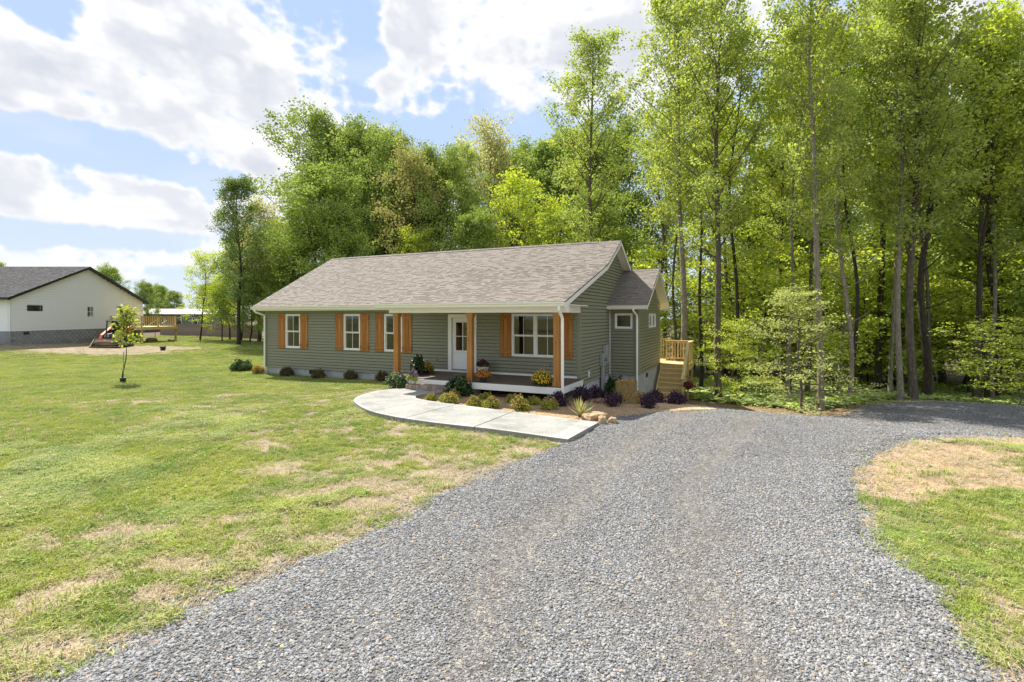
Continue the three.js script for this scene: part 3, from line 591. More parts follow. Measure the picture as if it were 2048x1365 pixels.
// ---- front door
{
  const d = group('front_door', house, [doorC, FLOOR, 0]);
  mesh('casing', merge([box(-0.62, -0.47, 0, 2.19, -0.10, 0.045, 0.005), box(0.47, 0.62, 0, 2.19, -0.10, 0.045, 0.005), box(-0.47, 0.47, 2.05, 2.19, -0.10, 0.045, 0.005)]), M.whitePaint, d);
  mesh('threshold', box(-0.47, 0.47, 0.0, 0.055, -0.10, 0.07, 0.004), M.vinyl, d);
  // slab round the glass
  const z0 = -0.07, z1 = -0.025;
  mesh('slab', merge([box(-0.455, -0.32, 0.06, 2.045, z0, z1), box(0.32, 0.455, 0.06, 2.045, z0, z1), box(-0.32, 0.32, 1.90, 2.045, z0, z1), box(-0.32, 0.32, 0.06, 0.80, z0, z1)]), M.doorPaint, d);
  mesh('lower_panel', merge([box(-0.27, 0.27, 0.16, 0.36, z1, z1 + 0.008, 0.003), box(-0.27, 0.27, 0.38, 0.68, z1, z1 + 0.008, 0.003), box(-0.33, 0.33, 0.74, 0.77, z1, z1 + 0.018, 0.004)]), M.doorPaint, d);
  mesh('light_frame', merge([box(-0.34, -0.30, 0.78, 1.92, z1, z1 + 0.014, 0.004), box(0.30, 0.34, 0.78, 1.92, z1, z1 + 0.014, 0.004), box(-0.30, 0.30, 1.88, 1.92, z1, z1 + 0.014, 0.004), box(-0.30, 0.30, 0.78, 0.82, z1, z1 + 0.014, 0.004)]), M.doorPaint, d);
  mesh('muntin', merge([box(-0.013, 0.013, 0.82, 1.88, z1 - 0.02, z1 + 0.010), box(-0.30, -0.013, 1.34, 1.366, z1 - 0.02, z1 + 0.010), box(0.013, 0.30, 1.34, 1.366, z1 - 0.02, z1 + 0.010)]), M.doorPaint, d);
  for (const [a, b] of [[-0.30, -0.013], [0.013, 0.30]]) for (const [p, q] of [[0.82, 1.34], [1.366, 1.88]]) { const gl = new THREE.PlaneGeometry(b - a, q - p); gl.translate((a + b) / 2, (p + q) / 2, z1 - 0.006); mesh('pane', plain(gl), M.glass, d); }
  mesh('handle', merge([cyl(0.025, 0.025, -0.01, 0.01).applyMatrix4(new THREE.Matrix4().makeRotationX(Math.PI / 2)).translate(0.385, 0.93, z1 + 0.03), box(0.33, 0.40, 0.92, 0.94, z1 + 0.03, z1 + 0.045)]), M.metal, d);
  for (const x of [-5.72, -1.05]) { mesh('wire_stub', tubePath([[x, 1.02, 0.02], [x + 0.03, 1.03, 0.07], [x + 0.02, 0.97, 0.09], [x + 0.03, 0.93, 0.07]], 0.008, 6, 14), M.black, house); }
}
// ---- side bay with its own gable roof
{
  const bay = group('side_bay', house), BW = 1.19, V0 = 3.88, V1 = 8.9, top = 2.98;
  const wo = [0.25, 0.96, 2.18, 2.80];
  const f = [bay, V0];
  mesh('bay_front_panel', panel([[0, SB], [BW, SB], [BW, top], [0, top]], [[wo[0] + 0.01, wo[1] - 0.01, wo[2] + 0.01, wo[3] - 0.01]]).translate(0, 0, -V0), M.sidingTrim, bay);
  const fg = group('bay_front', house, [0, 0, -V0]); siding(fg, SB, top, () => [0.05, BW - 0.07], [wo], M.siding);
  mesh('corner_trim', box(0.032, 0.065, SB, top, -0.004, 0.036, 0.003), M.whitePaint, fg);
  mesh('corner_trim', box(BW - 0.07, BW + 0.036, SB, top, -0.07, 0.036, 0.004), M.sidingTrim, fg);
  makeWindow(house, [(wo[0] + wo[1]) / 2, wo[2], -V0 + 0.012], 0, wo[1] - wo[0], wo[3] - wo[2], { double: false, muntin: false });
  const mid = (V0 + V1) / 2, ey = 3.13, apex = 4.75, sl = (apex - ey) / (mid - V0 + 0.36), drop = 0.16;
  const side = group('bay_side', house, [BW, 0, -V0], Math.PI / 2), W = V1 - V0, so = [2.1, 3.7, 2.18, 2.80];
  mesh('wall_panel', panel([[0, SB], [W, SB], [W, top], [W / 2, apex - drop], [0, top]], [[so[0] + 0.01, so[1] - 0.01, so[2] + 0.01, so[3] - 0.01]]), M.sidingTrim, side);
  siding(side, SB, apex - drop, (y) => { const k = Math.max(0, (y - (ey - drop)) / sl - 0.36); return [Math.max(0.02, k), Math.min(W, W - k)]; }, [so], M.siding);
  makeWindow(house, [BW + 0.012, so[2], -V0 - (so[0] + so[1]) / 2], Math.PI / 2, so[1] - so[0], so[3] - so[2], { double: false, units: 2, muntin: false });
  mesh('foundation', merge([box(0, BW - 0.02, -1.1, SB + 0.003, -V0 - 0.22, -V0 - 0.02), box(BW - 0.22, BW - 0.02, -1.5, SB + 0.003, -V1, -V0 - 0.221)]), M.parge, house);
  const v = group('foundation_vent', house, [BW - 0.02, 0.06, -5.75], Math.PI / 2); mesh('vent_screen', box(-0.2, 0.2, 0, 0.18, 0, 0.012), M.dark, v);
  const r = group('bay_roof', house), X1 = BW + 0.40, th = 0.12, zf = -V0 + 0.36, zb = -V1 - 0.36, zm = -mid;
  mesh('roof_deck', prism([[zf, ey - 0.012], [zm, apex - 0.012], [zb, ey - 0.012], [zb, ey - th], [zm, apex - th], [zf, ey - th]], 0.02, X1 - 0.002, alongX), M.whitePaint, r);
  shingles('shingles', r, 0.03, X1 + 0.02, [zf, ey], [zm, apex], 8, BROWN); shingles('shingles', r, 0.03, X1 + 0.02, [zb, ey], [zm, apex], 9, BROWN);
  for (let x = 0.1; x < X1; x += 0.3) mesh('ridge_cap', prism([[zm + 0.15, apex - 0.085 + 0.02], [zm, apex + 0.022], [zm - 0.15, apex - 0.085 + 0.02], [zm - 0.15, apex - 0.095], [zm, apex - 0.01], [zm + 0.15, apex - 0.095]], x, Math.min(x + 0.29, X1 + 0.01), alongX), capMat(x + 40), r);
  for (const [a, b] of [[[zf, ey], [zm, apex]], [[zm, apex], [zb, ey]]]) {
    mesh('barge_board', prism([[a[0], a[1] - 0.012], [b[0], b[1] - 0.012], [b[0], b[1] - 0.18], [a[0], a[1] - 0.18]], X1, X1 + 0.024, alongX), M.whitePaint, r);
    mesh('drip_edge', prism([[a[0], a[1] + 0.008], [b[0], b[1] + 0.008], [b[0], b[1] - 0.022], [a[0], a[1] - 0.022]], X1 + 0.0245, X1 + 0.032, alongX), M.black, r);
  }
  mesh('soffit', box(0.02, X1 - 0.01, top - 0.03, top - 0.005, -V0 + 0.004, zf - 0.01), M.whitePaint, r);
  mesh('fascia', box(0.02, X1, top - 0.033, ey - 0.03, zf - 0.012, zf + 0.01), M.whitePaint, r);
  mesh('gutter', prism([[zf + 0.011, 2.985], [zf + 0.09, 2.985], [zf + 0.10, 3.04], [zf + 0.13, 3.11], [zf + 0.12, 3.11], [zf + 0.085, 3.045], [zf + 0.075, 2.998], [zf + 0.011, 2.998]], 0.03, X1 + 0.02, alongX), M.gutter, r);
  mesh('gutter_end', box(X1 + 0.014, X1 + 0.02, 2.99, 3.105, zf + 0.012, zf + 0.115), M.gutter, r);
  mesh('eave_return', box(BW, X1 + 0.02, 2.95, 3.09, zb - 0.10, zb + 0.02), M.whitePaint, r);
  mesh('downspout', tubePath([[BW - 0.12, 3.0, zf + 0.06], [BW - 0.12, 2.9, zf + 0.06], [BW - 0.05, 2.72, zf - 0.24], [BW - 0.04, 2.6, zf - 0.27], [BW - 0.04, 1.2, zf - 0.27], [BW - 0.04, -0.45, zf - 0.27]], 0.045, 10, 50), M.gutter, r);
}
// ---- fittings on the gable wall
{
  const e = group('electric_meter', house, [0.035, 0, -2.75], Math.PI / 2);   // x along the depth
  mesh('breaker_panel', box(0.08, 0.50, 0.86, 1.56, 0, 0.13, 0.008), M.metal, e);
  mesh('meter_box', box(-0.34, 0.04, 0.78, 1.26, 0, 0.14, 0.008), M.metal, e);
  mesh('meter_dial', cyl(0.085, 0.085, 0, 0.10, 0, 0, 20).applyMatrix4(new THREE.Matrix4().makeRotationX(Math.PI / 2)).translate(-0.15, 1.05, 0.14), M.palegrey, e);
  mesh('conduit', merge([box(-0.25, -0.05, 0.36, 0.78, 0.01, 0.10, 0.01), box(-0.24, 0.02, -0.4, 0.37, 0.01, 0.12, 0.01)]), M.metal, e);
  for (const [x, y, w] of [[0.02, 1.20, 0.05], [-0.13, 0.62, 0.04]]) mesh('warning_sticker', box(x - w, x + 0.02, y, y + 0.09, 0.14 - (y < 1 ? 0.04 : 0), 0.142 - (y < 1 ? 0.037 : 0)), std({ color: col(0.65, 0.55, 0.05), roughness: 0.6 }), e);
  const s = group('hose_spigot', house, [0.032, 0.52, -0.95], Math.PI / 2); mesh('spigot_plate', box(-0.07, 0.07, 0, 0.22, 0, 0.03, 0.005), M.vinyl, s); mesh('spigot_tap', tubePath([[0.02, 0.12, 0.03], [0.02, 0.12, 0.10], [0.03, 0.06, 0.13]], 0.015, 8, 12), M.metal, s);
}
// ---------------------------------------------------------------- timber stair and landing behind the bay
{
  const s = thing('wooden_stair', 'new yellow timber stair and railed landing behind the house', 'stairs', [HX, 0, -HD], TURN);
  const x0 = 1.33, x1 = 2.52, zt = -8.45, top = 0.42, n = 8, rise = 0.19, run = 0.27, zb = zt + (n - 1) * run;
  for (let i = 1; i < n; i++) { const y = top - i * rise, z = zt + (i - 1) * run; mesh('tread', along(box(x0 + 0.04, x1 - 0.04, y - 0.036, y, z, z + run + 0.025, 0.004)), M.pine, s); mesh('riser', along(box(x0 + 0.04, x1 - 0.04, y, y + rise - 0.037, z - 0.018, z - 0.001)), M.pineB, s); }  // risers take the darker pine: their shade against the treads, put into the colour
  const low = top - n * rise;
  mesh('riser', along(box(x0 + 0.04, x1 - 0.04, low, low + rise - 0.037, zb - 0.02 - 0.001, zb - 0.001)), M.pine, s);
  for (const [a, b] of [[x0, x0 + 0.039], [x1 - 0.039, x1]]) mesh('stringer', prism([[zt - 0.02, top - 0.02], [zb + 0.12, low + 0.09], [zb + 0.12, low - 0.12], [zt - 0.02, top - 0.30]], a, b, alongX), M.pine, s);
  for (let i = 0; i < 13; i++) mesh('deck_board', along(box(x0 - 0.06, x1 + 0.10, top - 0.036, top, zt - 0.02 - (i + 1) * 0.145 + 0.004, zt - 0.02 - i * 0.145, 0.003)), i % 3 ? M.pine : M.pineB, s);
  mesh('joist_rim', box(x1 + 0.06, x1 + 0.098, top - 0.27, top - 0.038, zt - 1.9, zt - 0.02), M.pine, s);
  mesh('joist_rim', along(box(x0 - 0.06, x1 + 0.06, top - 0.27, top - 0.038, zt - 0.06, zt - 0.022)), M.pine, s);
  const z2 = zt - 1.86;
  for (const [x, z] of [[x1 + 0.02, zt - 0.06], [x1 + 0.02, z2], [x0 - 0.02, z2]]) mesh('post', box(x - 0.045, x + 0.045, -1.9, top + 1.0, z - 0.045, z + 0.045, 0.004), M.pineB, s);
  // back railing and side railing
  mesh('top_rail', along(box(x0 - 0.1, x1 + 0.10, top + 1.0, top + 1.038, z2 - 0.07, z2 + 0.07, 0.004)), M.pine, s); mesh('top_rail', box(x1 - 0.05, x1 + 0.10, top + 1.0, top + 1.037, z2 + 0.071, zt + 0.02, 0.004), M.pine, s);
  mesh('rail', along(box(x0, x1 - 0.03, top + 0.90, top + 0.99, z2 - 0.018, z2 + 0.018)), M.pine, s); mesh('rail', along(box(x0, x1 - 0.03, top + 0.09, top + 0.17, z2 - 0.018, z2 + 0.018)), M.pine, s);
  mesh('rail', box(x1, x1 + 0.036, top + 0.90, top + 0.99, z2 + 0.05, zt - 0.11), M.pine, s); mesh('rail', box(x1, x1 + 0.036, top + 0.09, top + 0.17, z2 + 0.05, zt - 0.11), M.pine, s);
  for (let i = 0; i < 8; i++) mesh('baluster', box(x0 + 0.10 + i * 0.135, x0 + 0.16 + i * 0.135, top + 0.10, top + 0.98, z2 + 0.019, z2 + 0.055, 0.003), i % 2 ? M.pine : M.pineB, s);
  for (let i = 0; i < 12; i++) mesh('baluster', box(x1 + 0.037, x1 + 0.072, top + 0.02, top + 0.98, z2 + 0.12 + i * 0.135, z2 + 0.18 + i * 0.135, 0.003), i % 2 ? M.pine : M.pineB, s);
  // stair handrail and newel
  const nz = zb + 0.12;
  mesh('newel', box(x1 + 0.001, x1 + 0.091, low - 0.3, low + 1.0, nz - 0.045, nz + 0.045, 0.005), M.pine, s);
  mesh('handrail', bar([x1 + 0.04, top + 1.02, zt - 0.04], [x1 + 0.04, low + 1.06, nz + 0.06], 0.13, 0.045), M.pine, s);
  mesh('rail', bar([x1 + 0.02, top + 0.30, zt], [x1 + 0.02, low + 0.34, nz - 0.05], 0.036, 0.09), M.pineB, s);
  // further deck behind the house
  const dk = group('rear_deck', s);
  mesh('deck_floor', box(-3.4, x0 - 0.08, top - 0.04, top - 0.002, -12.2, -9.05), M.pineB, dk);
  mesh('top_rail', along(box(-3.4, x0 - 0.08, top + 1.0, top + 1.037, -12.2, -12.06, 0.004)), M.pine, dk);
  for (let i = 0; i < 12; i++) mesh('baluster', box(-0.5 + i * 0.135, -0.44 + i * 0.135, top, top + 1.0, -12.16, -12.12), M.pine, dk);
  for (const x of [-3.3, -1, x0 - 0.15]) mesh('post', box(x - 0.045, x + 0.045, -2, top - 0.041, -12.1, -12.01), M.pineB, dk);
}
// ---------------------------------------------------------------- concrete walkway of cast panels
{
  const walk = thing('concrete_walkway', 'curved pale concrete walkway leading from gravel to brick step', 'walkway');
  const outer = [[-3.55, 17.42], [-4.05, 17.14], [-4.48, 16.7], [-4.75, 15.75], [-4.70, 15.2], [-4.37, 14.5], [-3.79, 13.67], [-3.13, 13.1], [-2.01, 12.42], [-0.39, 11.68], [1.17, 10.77]].map(([x, d]) => new THREE.Vector3(x, 0, d));
  const inner = [[-2.05, 16.72], [-2.4, 16.52], [-2.70, 16.3], [-2.93, 15.95], [-2.96, 15.7], [-2.86, 15.45], [-2.60, 15.2], [-2.03, 14.87], [-0.84, 14.23], [0.42, 13.51], [2.12, 12.5]].map(([x, d]) => new THREE.Vector3(x, 0, d));
  const co = new THREE.CatmullRomCurve3(outer, false, 'centripetal'), ci = new THREE.CatmullRomCurve3(inner, false, 'centripetal');
  const joints = [0, 0.13, 0.25, 0.37, 0.49, 0.61, 0.74, 0.87, 1], topY = (x, d) => 0.1 + 0.15 * gauss(x, d, -3.6, 17.6, 4.2);
  for (let k = 0; k < 8; k++) {
    const P = [], C = [], gap = 0.0009, N = 10, ta = joints[k] + (k ? gap : 0), tb = joints[k + 1] - (k < 7 ? gap : 0);
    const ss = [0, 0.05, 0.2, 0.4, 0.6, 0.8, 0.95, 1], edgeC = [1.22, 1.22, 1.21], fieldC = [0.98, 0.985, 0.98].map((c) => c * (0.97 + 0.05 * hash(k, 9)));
    const pt = (t, s, y) => { const a = co.getPoint(t), b = ci.getPoint(t), x = mix(a.x, b.x, s), d = mix(a.z, b.z, s); return [x, topY(x, d) + y, -d]; };
    const q = (A, B, Cc, D, c) => { P.push(...A, ...B, ...Cc, ...A, ...Cc, ...D); for (let i = 0; i < 6; i++) C.push(...c); };
    const ts = []; for (let i = 0; i <= N; i++) ts.push(mix(ta, tb, i / N));
    if (k === 7) { ts[N - 1] = tb - 0.022; }
    for (let i = 0; i < N; i++) {
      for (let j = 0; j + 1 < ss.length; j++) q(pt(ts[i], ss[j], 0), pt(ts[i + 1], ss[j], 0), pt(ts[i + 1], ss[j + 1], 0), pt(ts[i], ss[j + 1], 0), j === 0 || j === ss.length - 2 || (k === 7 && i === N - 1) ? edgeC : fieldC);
      q(pt(ts[i], 0, -0.28), pt(ts[i + 1], 0, -0.28), pt(ts[i + 1], 0, 0), pt(ts[i], 0, 0), fieldC);
      q(pt(ts[i + 1], 1, -0.28), pt(ts[i], 1, -0.28), pt(ts[i], 1, 0), pt(ts[i + 1], 1, 0), fieldC);
    }
    for (const [t, f] of [[ta, 1], [tb, -1]]) for (let j = 0; j + 1 < ss.length; j++) { const a = pt(t, ss[j], -0.28), b = pt(t, ss[j + 1], -0.28), c = pt(t, ss[j + 1], 0), e = pt(t, ss[j], 0); f > 0 ? q(b, a, e, c, fieldC) : q(a, b, c, e, fieldC); }
    let g = new THREE.BufferGeometry(); g.setAttribute('position', new THREE.Float32BufferAttribute(P, 3)); g.computeVertexNormals(); g = plain(g); g.setAttribute('color', new THREE.Float32BufferAttribute(C, 3));
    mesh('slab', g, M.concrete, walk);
  }
  walk.userData.kind = 'structure';
}

// ---------------------------------------------------------------- trees
// leaves: many small folded rhombs
function LeafBag() { this.P = []; this.N = []; this.C = []; }
LeafBag.prototype.leaf = function (x, y, z, nx, ny, nz, ax, ay, az, len, wid, c) {
  // n: facing, a: along the leaf
  const bx = ny * az - nz * ay, by = nz * ax - nx * az, bz = nx * ay - ny * ax, h = len / 2, w = wid / 2, P = this.P;
  const t = [x + ax * h, y + ay * h, z + az * h], b = [x - ax * h, y - ay * h, z - az * h], l = [x + bx * w + nx * w * 0.35, y + by * w + ny * w * 0.35, z + bz * w + nz * w * 0.35], r = [x - bx * w + nx * w * 0.35, y - by * w + ny * w * 0.35, z - bz * w + nz * w * 0.35];
  P.push(...b, ...r, ...t, ...b, ...t, ...l);
  for (let i = 0; i < 6; i++) this.C.push(c[0], c[1], c[2]);
};
LeafBag.prototype.geo = function () {
  const g = new THREE.BufferGeometry(); g.setAttribute('position', new THREE.Float32BufferAttribute(this.P, 3)); g.setAttribute('color', new THREE.Float32BufferAttribute(this.C, 3)); g.computeVertexNormals(); return g;
};
function randomLeaf(bag, r, x, y, z, size, c, upBias = 0.5) {
  let nx = r() * 2 - 1, ny = r() * 2 - 1 + upBias, nz = r() * 2 - 1, l = Math.hypot(nx, ny, nz) || 1; nx /= l; ny /= l; nz /= l;
  let ax = r() * 2 - 1, ay = r() * 2 - 1.3, az = r() * 2 - 1; const d = ax * nx + ay * ny + az * nz; ax -= d * nx; ay -= d * ny; az -= d * nz; l = Math.hypot(ax, ay, az) || 1;
  const s = size * (0.65 + 0.7 * r());
  bag.leaf(x, y, z, nx, ny, nz, ax / l, ay / l, az / l, s, s * 0.78, c);
}
function limb(pts, r0, r1, seg) {   // tapered tube through points (Vector3)
  const P = [], N = [], U = [], n = pts.length, up = new THREE.Vector3(0.31, 0.2, 0.93), T = new THREE.Vector3(), A = new THREE.Vector3(), B = new THREE.Vector3(); let v = 0;
  const ring = (i) => { T.copy(pts[Math.min(i + 1, n - 1)]).sub(pts[Math.max(i - 1, 0)]).normalize(); A.crossVectors(T, up).normalize(); B.crossVectors(T, A); const rad = typeof r0 === 'function' ? r0(i / (n - 1)) : mix(r0, r1, i / (n - 1)); const out = []; for (let k = 0; k <= seg; k++) { const t = (k / seg) * Math.PI * 2, c = Math.cos(t), s = Math.sin(t), nx = A.x * c + B.x * s, ny = A.y * c + B.y * s, nz = A.z * c + B.z * s; out.push([pts[i].x + nx * rad, pts[i].y + ny * rad, pts[i].z + nz * rad, nx, ny, nz, (k / seg) * Math.max(0.3, Math.round(rad * 6.28 / 0.4) * 0.4)]); } return out; };
  let prev = ring(0);
  for (let i = 1; i < n; i++) {
    const cur = ring(i), v1 = v + pts[i].distanceTo(pts[i - 1]);
    for (let k = 0; k < seg; k++) for (const [q, vv] of [[prev[k], v], [prev[k + 1], v], [cur[k + 1], v1], [prev[k], v], [cur[k + 1], v1], [cur[k], v1]]) { P.push(q[0], q[1], q[2]); N.push(q[3], q[4], q[5]); U.push(q[6], vv); }
    prev = cur; v = v1;
  }
  const g = new THREE.BufferGeometry(); g.setAttribute('position', new THREE.Float32BufferAttribute(P, 3)); g.setAttribute('normal', new THREE.Float32BufferAttribute(N, 3)); g.setAttribute('uv', new THREE.Float32BufferAttribute(U, 2));
  return g;
}
const V3 = (x, y, z) => new THREE.Vector3(x, y, z);
function makeTree(o) {
  const r = rng(o.seed), H = o.H, bag = new LeafBag(), wood = [], lean = o.lean ?? [0, 0], wob = o.wobble ?? 0.25;
  const ph = [r() * 6, r() * 6, r() * 6, r() * 6];
  const at = (t) => V3(lean[0] * t * t * H + wob * (Math.sin(t * 5 + ph[0]) - Math.sin(ph[0])) + wob * 0.4 * (Math.sin(t * 13 + ph[1]) - Math.sin(ph[1])), t * H, lean[1] * t * t * H + wob * (Math.sin(t * 4 + ph[2]) - Math.sin(ph[2])) + wob * 0.4 * (Math.sin(t * 11 + ph[3]) - Math.sin(ph[3])));
  const rad = (t) => o.r0 * (Math.pow(1 - t, 0.75) * 0.92 + 0.05) * (1 + 0.45 * Math.exp(-t * H / 0.45)), tp = [];
  for (let i = 0; i <= 22; i++) { const p = at(i / 22 * 0.98); if (i === 0) p.y = -0.6; tp.push(p); }
  wood.push(limb(tp, (t) => rad(t * 0.98), 0, 9));
  const clump = (p, big) => {
    const hue = r(), tone = 0.8 + 0.4 * r(), base = mix3(o.c0, o.c1, hue), n = Math.round(o.leaves * (0.6 + 0.8 * r()) * big), s = o.clump * (0.7 + 0.6 * r());
    for (let i = 0; i < n; i++) {
      let gx = (r() + r() + r() - 1.5) * 1.3, gy = (r() + r() + r() - 1.5) * 1.3, gz = (r() + r() + r() - 1.5) * 1.3; const k = tone * (0.82 + 0.36 * r());
      const c = r() < (o.odd ?? 0) ? o.oddC : base;
      randomLeaf(bag, r, p.x + gx * s, p.y + gy * s * (o.flat ?? 0.7), p.z + gz * s, o.leaf, [c[0] * k, c[1] * k, c[2] * k], o.upBias ?? 0.6);
    }
  };
  let az = r() * 6.28;
  for (let i = 0; i < o.primaries; i++) {
    const q = (i + 0.5 * r()) / o.primaries, t = mix(o.start, 0.985, Math.pow(q, o.low ?? 0.9)), p = at(t * 0.98), k = (t - o.start) / (1 - o.start);
    az += 2.4 + (r() - 0.5) * 0.9;
    const len = o.R * o.profile(k) * (0.75 + 0.5 * r()), el = mix(o.el0, o.el1, k) + (r() - 0.5) * 0.3, dir = V3(Math.cos(az) * Math.cos(el), Math.sin(el), Math.sin(az) * Math.cos(el));
    const pts = [p.clone()], nseg = 5; let cur = p.clone(), d = dir.clone();
    for (let s = 1; s <= nseg; s++) { d.add(V3((r() - 0.5) * 0.35, (o.curl ?? 0.08) + (r() - 0.5) * 0.2, (r() - 0.5) * 0.35)).normalize(); cur = cur.clone().addScaledVector(d, len / nseg); pts.push(cur); }
    const pr = Math.max(0.015, rad(t) * 0.42 * Math.min(1, len / o.R + 0.25));
    wood.push(limb(pts, pr, 0.008, 5));
    if (o.dead && k < o.dead) continue;
    clump(pts[nseg], 1);
    for (let s = 0; s < o.secs; s++) {
      const f = 0.22 + 0.75 * ((s + r()) / o.secs), b = Math.min(nseg - 1, Math.floor(f * nseg)), w = f * nseg - b, q0 = pts[b].clone().lerp(pts[b + 1], w), dd = pts[b + 1].clone().sub(pts[b]).normalize().multiplyScalar(0.55).add(V3(r() - 0.5, (r() - 0.5) * 0.7 + (o.secUp ?? 0.1), r() - 0.5).multiplyScalar(1.9)).normalize();
      const sl = len * (0.24 + 0.28 * r()) * (1.15 - 0.5 * f), q1 = q0.clone().addScaledVector(dd, sl * 0.5).add(V3(0, (r() - 0.4) * 0.08, 0)), q2 = q0.clone().addScaledVector(dd, sl);
      wood.push(limb([q0, q1, q2], Math.max(0.007, pr * 0.32), 0.004, 3));
      clump(q2, 1); clump(q1, 0.7);
    }
  }
  return { trunk: mergeGeometries(wood), crown: bag.geo() };
}
const ROUND = (k) => Math.sqrt(Math.max(0.05, 1 - Math.pow(Math.abs(k - 0.38) / 0.66, 2.2))), CONE = (k) => 0.18 + 0.85 * Math.pow(1 - k, 0.7) * smooth(-0.25, 0.18, k), OVAL = (k) => 0.22 + 0.78 * Math.sin(Math.PI * clamp(0.12 + 0.82 * k)) ;
const GREEN = { c0: [0.31, 0.40, 0.06], c1: [0.45, 0.52, 0.085] }, LIME = { c0: [0.43, 0.54, 0.035], c1: [0.58, 0.64, 0.05] }, DEEP_ = { c0: [0.25, 0.345, 0.055], c1: [0.36, 0.45, 0.07] }, PALE = { c0: [0.46, 0.47, 0.15], c1: [0.58, 0.54, 0.22] };
const KIND = {
  poplar: [1, 2, 3].map((s) => makeTree({ seed: 100 + s, H: 25, r0: 0.215, start: 0.27 + 0.05 * s, primaries: 38, secs: 6, R: 4.3, el0: 0.55, el1: 1.05, profile: OVAL, leaves: 34, clump: 0.40, leaf: 0.165, wobble: 0.18, ...GREEN, odd: 0.05, oddC: [0.5, 0.46, 0.05] })),
  oak: [1, 2].map((s) => makeTree({ seed: 200 + s, H: 20, r0: 0.38, start: 0.16, primaries: 46, secs: 8, R: 7.2, el0: 0.25, el1: 1.1, profile: ROUND, leaves: 60, clump: 0.66, leaf: 0.225, wobble: 0.3, c0: [0.24, 0.335, 0.055], c1: [0.38, 0.455, 0.075], flat: 0.75 })),
  maple: [1, 2].map((s) => makeTree({ seed: 300 + s, H: 15, r0: 0.2, start: 0.14, primaries: 36, secs: 7, R: 4.6, el0: 0.35, el1: 1.1, profile: ROUND, leaves: 46, clump: 0.58, leaf: 0.21, wobble: 0.3, ...DEEP_ })),
  spring: [1, 2].map((s) => makeTree({ seed: 400 + s, H: 16, r0: 0.2, start: 0.2, primaries: 34, secs: 7, R: 4.2, el0: 0.5, el1: 1.15, profile: ROUND, leaves: 26, clump: 0.55, leaf: 0.17, wobble: 0.35, ...PALE })),
  lime: [1, 2].map((s) => makeTree({ seed: 500 + s, H: 17, r0: 0.17, start: 0.18, primaries: 32, secs: 7, R: 4.4, el0: 0.2, el1: 1.0, profile: ROUND, leaves: 22, clump: 0.60, leaf: 0.20, flat: 0.35, wobble: 0.4, ...LIME })),
  under: [1, 2, 3].map((s) => makeTree({ seed: 600 + s, H: 6.5, r0: 0.06, start: 0.12, primaries: 24, secs: 6, R: 2.9, el0: 0.1, el1: 0.8, profile: ROUND, leaves: 18, clump: 0.44, leaf: 0.15, flat: 0.25, curl: 0.0, wobble: 0.35, ...LIME, upBias: 1.1 })),
  feather: [1].map((s) => makeTree({ seed: 650 + s, H: 5.2, r0: 0.07, start: 0.10, primaries: 30, secs: 7, R: 2.4, el0: 0.1, el1: 0.9, profile: CONE, leaves: 17, clump: 0.30, leaf: 0.085, flat: 0.22, curl: -0.06, wobble: 0.1, c0: [0.40, 0.47, 0.09], c1: [0.50, 0.54, 0.14], upBias: 1.3 })),
  bare: [1, 2].map((s) => makeTree({ seed: 700 + s, H: 21, r0: 0.2, start: 0.22, primaries: 26, secs: 6, R: 3.6, el0: 0.35, el1: 1.1, profile: OVAL, dead: 0.25, leaves: 20, clump: 0.5, leaf: 0.185, wobble: 0.45, ...GREEN })),
  red: [makeTree({ seed: 801, H: 15, r0: 0.19, start: 0.16, primaries: 32, secs: 7, R: 4.2, el0: 0.5, el1: 1.1, profile: ROUND, leaves: 22, clump: 0.55, leaf: 0.18, wobble: 0.35, c0: [0.34, 0.40, 0.08], c1: [0.44, 0.36, 0.12] })],
};
KIND.dark = [makeTree({ seed: 731, H: 25, r0: 0.26, start: 0.24, primaries: 44, secs: 7, R: 4.6, el0: 0.5, el1: 1.05, profile: OVAL, leaves: 34, clump: 0.52, leaf: 0.20, wobble: 0.2, c0: [0.155, 0.235, 0.05], c1: [0.24, 0.325, 0.065] })];
KIND.slim = [1, 2, 3].map((s) => makeTree({ seed: 720 + s, H: 23, r0: 0.135, start: 0.44 + 0.05 * s, primaries: 26, secs: 6, R: 3.1, el0: 0.5, el1: 1.1, profile: OVAL, leaves: 16, clump: 0.46, leaf: 0.18, wobble: 0.3, ...LIME }));
const plantedAt = [];
function plant(kind, v, x, d, H, label, grp, { bark = M.bark, turn = null, wide = 1, name = 'tree' } = {}) {
  const list = KIND[kind], base = { poplar: 25, oak: 20, maple: 15, spring: 16, lime: 17, under: 6.5, feather: 5.2, bare: 21, red: 15, slim: 23, dark: 25 }[kind], s = H / base, t = list[v % list.length];
  const g = thing(name, label, 'tree', [x, ground(x, d) - 0.05, -d], turn ?? hash(Math.round(x * 10), Math.round(d * 10), 5) * 6.28, grp);
  g.scale.set(s * wide, s, s * wide);
  mesh('trunk', t.trunk, bark, g); mesh('crown', t.crown, kind === 'oak' || kind === 'maple' || kind === 'red' || kind === 'dark' ? M.leafDense : M.leaf, g);
  plantedAt.push([x, d, kind === 'under' || kind === 'feather' ? 1.2 : 2.2]);
  return g;
}
